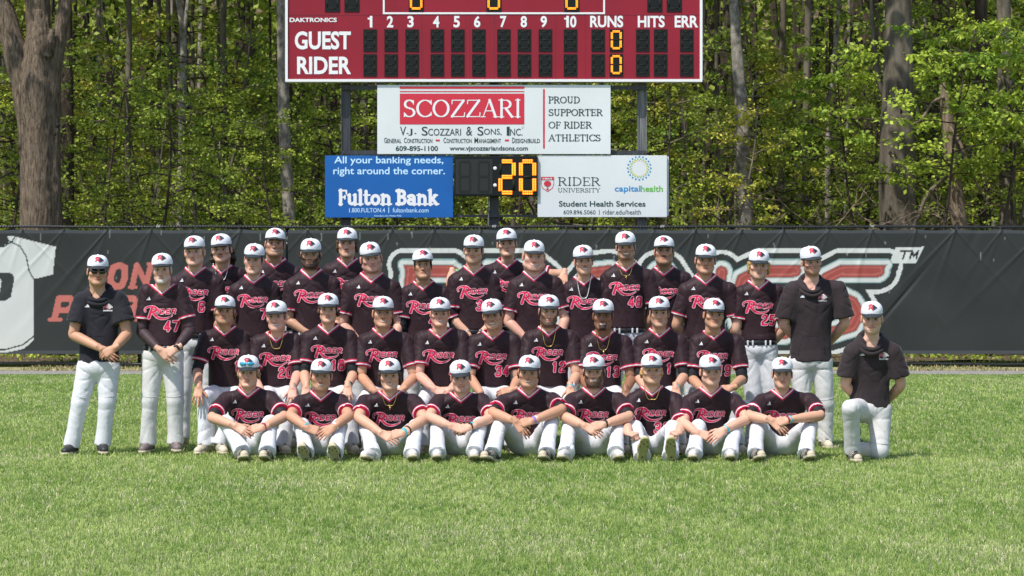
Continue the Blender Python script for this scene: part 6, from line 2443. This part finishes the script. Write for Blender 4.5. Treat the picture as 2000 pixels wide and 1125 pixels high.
# =================================================================== the team
T_UP, T_LOOK = (0, .25, 1), (0, .95, .35)
CL = (('curl', (1, -.15, -.30), (0, -.85, .5)), ('curl', (-1, -.25, -.22), (0, -.85, .5)))
CLA = (('relax', (.8, -.35, -.42), (-.1, -.85, .5)), ('curl', (-1, -.25, -.22), (0, -.85, .5)))
CLB = (('curl', (1, -.15, -.30), (0, -.85, .5)), ('relax', (-.75, -.4, -.5), (.1, -.85, .5)))
KNEE = (('spread', (-.05, -.55, -.85), (0, -.85, .55)), ('spread', (.05, -.55, -.85), (0, -.85, .55)))
FOLD = (('relax', (.75, -.2, -.6), (-.2, -.9, .2)), ('curl', (-.8, -.25, -.5), (.1, -.9, .35)))
HID = (None, None)
BACK = dict(hands=HID)
G4, G3, G2, G1 = 'players standing in the back row', 'players standing in the third row', 'players seated on the bench', 'players sitting on the grass'

# ---- coaches
person('coach in dark sunglasses and charcoal hooded pullover standing at the left end', 3, (191, 499, 558), [(158, 588), (233, 586)], el=[(143, 654), (248, 652)], wr=[(199, 682), (222, 681)],
       belt=700, hem=708, tone='tan', hair='#15110e', outfit='hoodie', b=1.05, hands=FOLD, sleeve=.66, knees=[(156, 785), (209, 785)], ankles=[(140, 868), (200, 866)], shoe='black',
       dz=dict(h=21.36, sh=21.38, el=21.34, wr=21.17, kn=21.36, an=21.38, hp=21.40), shades='worn', yaw=12, smile=.3, nod=0, numoff=(0, 0), bands=(), feet=[((-.25, -1, 0), (0, 0, 1)), ((.25, -1, 0), (0, 0, 1))], facew=1.04)
person('grey bearded coach in number 47 jersey over long dark sleeves', 3, (317, 496, 555), [(286, 571), (352, 571)], el=[(277, 648), (372, 645)], wr=[(312, 684), (345, 680)],
       belt=676, num='47', tone='fair', hair='#8d8984', beardc='#b9b5ae', goatee=1.0, b=.98, hands=FOLD, sleeve=.70, knees=[(292, 785), (342, 785)], ankles=[(289, 864), (342, 862)], shoe='grey', dirty=True, under=True,
       dz=dict(h=21.42, sh=21.45, el=21.42, wr=21.24, kn=21.42, an=21.44, hp=21.46), armsl=(1, 1), cuffs='brown', facew=.95, bands=((1, 1.0, m_leather, .03),), feet=[((-.2, -1, 0), (0, 0, 1)), ((.25, -1, 0), (0, 0, 1))])
person('tall bearded coach in faded charcoal hooded pullover standing at the right end', 3, (1585, 482, 541), [(1547, 566), (1637, 564)], el=[(1531, 634), (1650, 631)], wr=[(1560, 668), (1622, 668)],
       belt=690, hem=706, tone='pink', hair='#6a4426', beard=.55, beardc='#7d5230', outfit='hoodie2', b=1.12, hands=HID, sleeve=.84, knees=[(1567, 790), (1613, 790)], ankles=[(1570, 860), (1612, 858)], shoe='cream', dirty=True,
       dz=dict(h=22.05, sh=22.1, el=22.12, wr=22.32, kn=22.1, an=22.12, hp=22.14), feet=[((-.2, -1, 0), (0, 0, 1)), ((.1, -1, 0), (0, 0, 1))])
person('coach kneeling on one knee in a grey hooded pullover, right of everyone', 3, (1703, 590, 651), [(1664, 690), (1746, 690)], el=[(1651, 752), (1760, 752)], wr=[(1690, 790), (1730, 786)],
       belt=782, hem=797, kneel=True, tone='fair', hair='#a5835a', smile=.4, outfit='hoodie2', b=1.02, hands=HID, sleeve=.74, knees=[(1662, 798), (1718, 880)], ankles=[(1666, 880), (1668, 878)], shoe='dark', dirty=True,
       dz=dict(h=20.62, sh=20.66, el=20.70, wr=20.92, kn=20.25, an=20.40, hp=20.74, kn2=20.62, an2=21.0), yaw=-6, feet=[((.12, -1, 0), (0, 0, 1)), ((-.3, .25, -1), (0, 1, .2))])

# ---- back row
person('back row player with a dark moustache and long hair over his ears', 4, (433, 458, 517), [(403, 538), (470, 538)], tone='light', hair='#2a1c14', style='long', stache=.95, chain=(m_silver, .05, False), group=G4, **BACK)
person('back row player smiling with cropped hair beside the banner seam', 4, (537, 447, 505), [(500, 536), (578, 535)], tone='tan', hair='#2b2019', smile=.6, beard=.18, group=G4, jaw=1.04, **BACK)
person('back row player with curly mullet and light moustache in front of the left scoreboard post', 4, (678, 446, 504), [(644, 529), (710, 527)], tone='light', hair='#4a3322', style='curly', stache=.6, group=G4, **BACK)
person('back row player resting both arms over the shoulders of two teammates', 4, (990, 447, 506), [(958, 531), (1024, 531)], el=[(915, 537), (1082, 535)], wr=[(882, 533), (1102, 535)], tone='light', hair='#3a2618', group=G4, yaw=6,
       hands=(('relax', (-.15, -.75, -.75), (-.3, -.6, .7)), ('relax', (-.1, -.75, -.8), (.2, -.6, .75))), bands=((0, .90, m_teal, .03), (0, .75, m_wgreen, .03)), sleeve=.85, dz=dict(el=22.75, wr=22.42))
person('back row player with thick black moustache behind the tall number 48', 4, (1297, 462, 520), [(1262, 546), (1338, 546)], tone='tan', hair='#241a14', stache=1.0, beard=.25, smile=.0, group=G4, nod=-4, **BACK)

# ---- third row
person('young player number 6 standing behind the grey bearded coach', 3, (380, 462, 521), [(345, 553), (424, 553)], el=[(342, 625), (430, 628)], belt=652, num='6', numoff=(-.02, -.0), tone='fair', hair='#8a6a48', group=G3, hands=HID, facew=1.02)
person('third row player with short dark hair and black undershirt, number starting with 7', 3, (496, 477, 535), [(461, 570), (533, 568)], belt=660, num='7', tone='fair', hair='#2e221a', under=True, group=G3, yaw=-4, hands=HID)
person('third row player with a full dark beard below the cap', 3, (607, 467, 526), [(569, 560), (650, 556)], el=[(564, 626), (662, 628)], wr=[(610, 656), (640, 660)], belt=650, tone='olive', hair='#1f1712', beard=.95, group=G3, b=1.08, hands=(('relax', (.8, -.2, -.5), (0, -.9, .4)), None))
person('broad heavy set player with light stubble, third row left of centre', 3, (725, 474, 534), [(684, 564), (768, 562)], el=[(668, 634), (780, 634)], wr=[(706, 672), (766, 676)], belt=668, tone='pink', hair='#4a3524', beard=.35, group=G3, b=1.22, facew=1.08, jaw=1.08, hands=HID)
person('lean stern player with thin moustache and black undersleeves in front of the banner letter', 3, (826, 488, 548), [(795, 574), (868, 574)], el=[(785, 640), (890, 640)], belt=668, num='4', tone='tan', hair='#241b15', stache=.45, beard=.2, group=G3, b=.95, under=True, armsl=(1, 1), hands=HID, facew=.95, nod=-3)
person('third row player with a hand in green wristbands on his shoulder, number 3', 3, (925, 460, 518), [(889, 550), (962, 549)], el=[(884, 622), (973, 622)], wr=[(918, 655), (938, 652)], belt=644, num='3 ', tone='light', hair='#3a2a1d', smile=.3, beard=.15, group=G3, b=1.05, hands=(('relax', (.8, -.2, -.6), (0, -.9, .3)), ('curl', (-.8, -.2, -.6), (0, -.9, .3))), bands=((1, .93, m_leather, .03),), tilt=4)
person("broad grinning player with a teammate's hand on his shoulder", 3, (1043, 470, 530), [(1008, 560), (1084, 556)], el=[(993, 628), (1104, 622)], wr=[(1028, 662), (1092, 668)], belt=664, tone='pink', hair='#7a5a3a', smile=1, group=G3, b=1.2, facew=1.1, jaw=1.1, hands=HID, yaw=6)
person('third row player with brown moustache and a thick pale chain necklace', 3, (1140, 480, 538), [(1112, 566), (1176, 564)], belt=664, tone='light', hair='#5a3f28', stache=.85, smile=.7, chain=(m_silver, .115, False), group=G3, b=.98, hands=HID, tilt=-3, facew=.97)
person('tallest player, number 48, with gold cross necklace and visible belt', 3, (1222, 453, 511), [(1187, 544), (1268, 542)], el=[(1184, 612), (1282, 612)], belt=641, num='48', tone='tan', hair='#1f1812', beard=.25, goatee=.55, smile=1, chain=(m_gold, .03, True), group=G3, b=1.04, hands=HID)
person('broad shouldered player with hands behind his back, standing beside number 25', 3, (1378, 478, 537), [(1340, 568), (1424, 566)], el=[(1321, 636), (1441, 636)], wr=[(1352, 668), (1420, 668)], belt=662, tone='tan', hair='#2e2119', group=G3, b=1.14, facew=1.05, hands=HID, dz=dict(wr=22.5, el=22.32))
person('number 25 player with curly blond hair sticking out under his cap', 3, (1482, 488, 547), [(1448, 572), (1520, 570)], el=[(1438, 644), (1530, 644)], belt=665, num='25', tone='fair', hair='#a98450', style='curly', group=G3, b=1.0, hands=HID, knees=[(1473, 790), (1512, 790)], ankles=[(1470, 858), (1515, 858)], dz=dict(wr=22.5), dirty=False)

# ---- bench row
person('bench player at the left end with wavy hair and hand on knee, number 1', 2, (439, 578, 635), [(402, 661), (474, 660)], el=[(385, 724), (482, 730)], wr=[(388, 757), (470, 770)], num='1', numoff=(.02, 0), tone='tan', hair='#5b4630', style='flow', beard=.2, under=True, armsl=(.62, .62), group=G2,
       knees=[(398, 776), (458, 790)], ankles=[(400, 868), (430, 866)], hands=(KNEE[0], None), b=1.0)
person('bench player number 20 with a thin gold chain and teal wristband', 2, (540, 588, 648), [(502, 670), (578, 668)], el=[(492, 735), (581, 730)], wr=[(512, 765), (571, 759)], num='20', numoff=(-.01, 0), tone='pink', hair='#6b5238', smile=.6, under=True, armsl=(.6, .6), chain=(m_gold, .055, False), bands=((1, .97, m_teal, .02),), group=G2,
       knees=[(520, 780), (568, 780)], ankles=[(530, 868), (552, 868)], hands=(None, KNEE[1]), nod=0, jaw=.96)
person('bench player number 18 with dark wavy hair and both black undersleeves', 2, (641, 574, 633), [(602, 662), (684, 660)], el=[(594, 728), (690, 730)], wr=[(598, 757), (679, 755)], num='18', numoff=(-.005, 0), tone='light', hair='#3a281b', style='flow', armsl=(.66, .66), bands=((1, .96, m_teal, .018), (1, .86, m_black, .018)), group=G2,
       knees=[(604, 782), (684, 782)], ankles=[(598, 866), (686, 866)], hands=KNEE, facew=.97)
person('bench player with bare arms and open grin, fourth from the left on the bench', 2, (748, 580, 641), [(710, 668), (792, 666)], el=[(705, 736), (809, 736)], wr=[(732, 765), (784, 763)], tone='tan', hair='#4a3826', smile=1, group=G2, b=1.08, knees=[(712, 782), (792, 782)], ankles=[(722, 868), (790, 868)], hands=CLB, facew=1.02)
person('fair red cheeked bench player grinning with clasped hands, left of number 34', 2, (859, 582, 642), [(823, 662), (902, 660)], el=[(818, 733), (906, 736)], wr=[(848, 760), (878, 762)], num='2', numoff=(.03, 0), tone='pink', hair='#a5713f', beard=.25, beardc='#a5713f', smile=1, group=G2, b=1.06, knees=[(826, 786), (900, 786)], ankles=[(824, 868), (898, 868)], hands=CLA)
person('bench player number 34 smiling with black undershirt', 2, (962, 585, 645), [(926, 670), (1004, 668)], el=[(918, 738), (1012, 740)], wr=[(940, 768), (1000, 762)], num='34', tone='tan', hair='#2c2018', smile=1, under=True, armsl=(.3, .3), group=G2, b=1.0, knees=[(930, 784), (1000, 784)], ankles=[(930, 868), (1000, 868)], hands=(None, CL[1]), facew=.96)
person('bench player number 12 with dark beard, gold chain and white wrist tape', 2, (1072, 577, 637), [(1035, 662), (1116, 660)], el=[(1022, 730), (1126, 733)], wr=[(1050, 765), (1114, 757)], num='12', tone='light', hair='#241a13', beard=.85, chain=(m_gold, .085, False), bands=((1, .88, m_wwhite, .05), (1, 1.0, m_teal, .015)), group=G2, b=1.06, knees=[(1040, 784), (1110, 784)], ankles=[(1040, 868), (1110, 868)], hands=(None, KNEE[1]))
person('dark skinned bench player number 13 with goatee and cross necklace', 2, (1178, 585, 647), [(1146, 672), (1220, 670)], el=[(1136, 738), (1233, 740)], wr=[(1160, 768), (1222, 764)], num='13', tone='brown', hair='#120c09', goatee=1.0, smile=1, chain=(m_gold, .075, True), group=G2, b=1.02, knees=[(1142, 784), (1216, 784)], ankles=[(1140, 868), (1216, 868)], hands=(None, KNEE[1]))
person('stern lean bench player number 1 in black undershirt, right of number 13', 2, (1288, 580, 640), [(1252, 670), (1330, 668)], el=[(1248, 738), (1336, 735)], wr=[(1268, 765), (1320, 758)], num='1', numoff=(.0, 0), tone='light', hair='#3a2c20', beard=.2, stache=.2, under=True, armsl=(.55, .55), bands=((1, .95, m_teal, .018),), group=G2, b=1.0, knees=[(1256, 784), (1326, 784)], ankles=[(1256, 868), (1326, 868)], hands=KNEE, facew=.94)
person('bench player number 19 at the right end with black undersleeves', 2, (1394, 584, 644), [(1360, 670), (1440, 668)], el=[(1352, 740), (1450, 740)], wr=[(1374, 762), (1428, 758)], num='19', numoff=(.01, 0), tone='tan', hair='#33261b', smile=.2, under=True, armsl=(.55, .55), group=G2, b=1.0, knees=[(1362, 784), (1436, 784)], ankles=[(1362, 868), (1440, 866)], hands=CL)

# ---- grass row
FT = lambda a, b: [((-a, -1, .28), T_UP), ((b, -1, .28), T_UP)]
person('grass row player with blue mirrored sunglasses on his cap and dark red wristband', 1, (485, 695, 756), [(441, 782), (529, 780)], el=[(414, 816), (554, 814)], wr=[(460, 832), (514, 834)], tone='light', hair='#8a6e48', style='flow', shades='cap', armsl=(.42, .42), bands=((1, .97, m_wred, .022),), group=G1, b=1.05,
       knees=[(442, 826), (528, 826)], ankles=[(472, 881), (522, 881)], feet=FT(-.25, -.15), hands=CLA, shoe='dark')
person('grass row player in black haired crop grinning with teal wristband and raised soles', 1, (627, 702, 762), [(587, 788), (667, 786)], el=[(566, 812), (681, 812)], wr=[(600, 836), (652, 834)], tone='tan', hair='#15110e', smile=1, bands=((0, .93, m_teal, .02), (1, .93, m_silver, .018)), group=G1, b=1.02, facew=1.04,
       knees=[(590, 832), (663, 832)], ankles=[(597, 884), (655, 884)], feet=[((-.12, -.8, .6), (0, .5, 1)), ((-.1, -.8, .6), (0, .5, 1))], hands=CLB, shoe='dark')
person('grass row player with dark curls around his ears and small cross pendant', 1, (761, 701, 763), [(712, 788), (809, 786)], el=[(700, 816), (829, 818)], wr=[(744, 846), (788, 845)], tone='light', hair='#3a2819', style='curly', smile=.8, chain=(m_gold, .03, True), bands=((1, .80, m_black, .016), (1, .96, m_teal, .026)), group=G1, b=1.12,
       knees=[(716, 836), (812, 834)], ankles=[(728, 886), (804, 886)], feet=FT(.5, .1), hands=CLA, shoe='white', woff=.0)
person('lean grass row player with clasped hands, dark watch and white shoes', 1, (900, 705, 765), [(856, 786), (943, 784)], el=[(838, 814), (960, 816)], wr=[(880, 832), (918, 834)], tone='fair', hair='#5a4330', goatee=.35, smile=.3, under=None, bands=((1, .97, m_leather, .026), (1, .88, m_teal, .018)), group=G1, b=.96, facew=.95,
       knees=[(855, 832), (938, 830)], ankles=[(854, 884), (926, 882)], feet=FT(.0, .0), hands=CL, shoe='white')
person('grass row player in the middle with wide spread knees and beaded wristbands', 1, (1033, 695, 758), [(985, 786), (1080, 782)], el=[(962, 806), (1097, 800)], wr=[(1008, 824), (1040, 822)], num='1', numoff=(-.02, -.03), tone='tan', hair='#4a3625', style='flow', smile=.7, under=True, armsl=(.42, .42), bands=((1, .96, m_wmulti, .024), (1, .88, m_silver, .016)), group=G1, b=1.05,
       knees=[(978, 822), (1076, 822)], ankles=[(962, 883), (1068, 883)], feet=FT(.55, -.3), hands=(('relax', (.6, -.3, -.75), (0, -.9, .35)), CL[1]), shoe='dark')
person('grass row player with a black beard, broad grin and black watch', 1, (1160, 694, 757), [(1118, 784), (1208, 784)], el=[(1102, 814), (1228, 814)], wr=[(1142, 832), (1180, 829)], tone='light', hair='#1c1510', beard=.9, smile=1, armsl=(.42, .42), bands=((1, .95, m_leather, .026),), group=G1, b=1.1, facew=1.03,
       knees=[(1112, 832), (1208, 830)], ankles=[(1106, 883), (1203, 882)], feet=FT(.35, .15), hands=CLA, shoe='white')
person('blond grass row player number 31 with fists on knees showing his olive shoe soles', 1, (1273, 692, 753), [(1234, 786), (1320, 784)], el=[(1224, 832), (1332, 832)], wr=[(1228, 846), (1326, 844)], num='31', numoff=(0, .0), tone='fair', hair='#b08c58', style='flow', beard=.45, beardc='#9a774a', chain=(m_gold, .02, False), group=G1, b=1.05,
       knees=[(1240, 836), (1314, 836)], ankles=[(1254, 890), (1310, 890)], feet=[((.08, -.55, .83), (0, .83, .55)), ((-.08, -.55, .83), (0, .83, .55))], hands=(('fist', (.55, -.8, -.1), (-.2, -.3, .9)), ('fist', (-.55, -.8, -.1), (.2, -.3, .9))), shoe='cream', sleeve=.80)
person('clean shaven grass row player with teal wristband, second from the right in the row', 1, (1388, 694, 755), [(1344, 788), (1437, 786)], el=[(1334, 826), (1460, 818)], wr=[(1362, 846), (1414, 840)], tone='fair', hair='#5a4029', smile=.5, bands=((1, .92, m_teal, .018),), group=G1, b=1.02, tilt=-3,
       knees=[(1364, 834), (1436, 832)], ankles=[(1356, 885), (1426, 886)], feet=FT(.2, -.1), hands=CLB, shoe='white')
person('grass row player at the right end with folded hands and dark shoes', 1, (1528, 699, 759), [(1488, 786), (1584, 784)], el=[(1463, 812), (1602, 812)], wr=[(1508, 822), (1540, 820)], tone='light', hair='#1f1712', group=G1, b=1.04, armsl=(.42, .42), bands=((1, .95, m_teal, .016), (1, 1.03, m_wred, .012)), yaw=-4,
       knees=[(1480, 830), (1582, 830)], ankles=[(1476, 885), (1574, 886)], feet=FT(-.2, .15), hands=(('relax', (.7, -.3, -.6), (0, -.9, .35)), CL[1]), shoe='dark')


# ---- the bench
def make_bench(x0, x1, label):
    root = empty('metal_bench', ((x0 + x1) / 2, 21.95, 0))
    tag(root, label, 'bench', 'aluminium team benches')
    al = bpy.data.materials.get('bench aluminium') or mat('bench aluminium', (0.55, 0.56, 0.57), 0.4, metal=0.7, bump=0.1, bscale=30)
    w = x1 - x0
    g = Geo(); g.box((0, 0, .425), (w, .28, .04), bev=.008)
    for y in (-.09, 0, .09):
        g.box((0, y, .4475), (w - .02, .03, .004))
    g.build('seat', al, root, smooth=False)
    for sx in (-1, 0, 1):
        g = Geo()
        X = sx * (w / 2 - .25)
        g.add(*tube([[X, -.20, .0], [X, -.10, .40]], .022, 8)); g.add(*tube([[X, .20, .0], [X, .10, .40]], .022, 8))
        g.add(*tube([[X, -.10, .395], [X, .10, .395]], .02, 8)); g.add(*tube([[X, -.15, .2], [X, .15, .2]], .016, 8))
        g.build('leg', al, root)


make_bench(-2.75, -0.12, 'aluminium bench under the left half of the seated row')
make_bench(-0.06, 2.20, 'aluminium bench under the right half of the seated row')
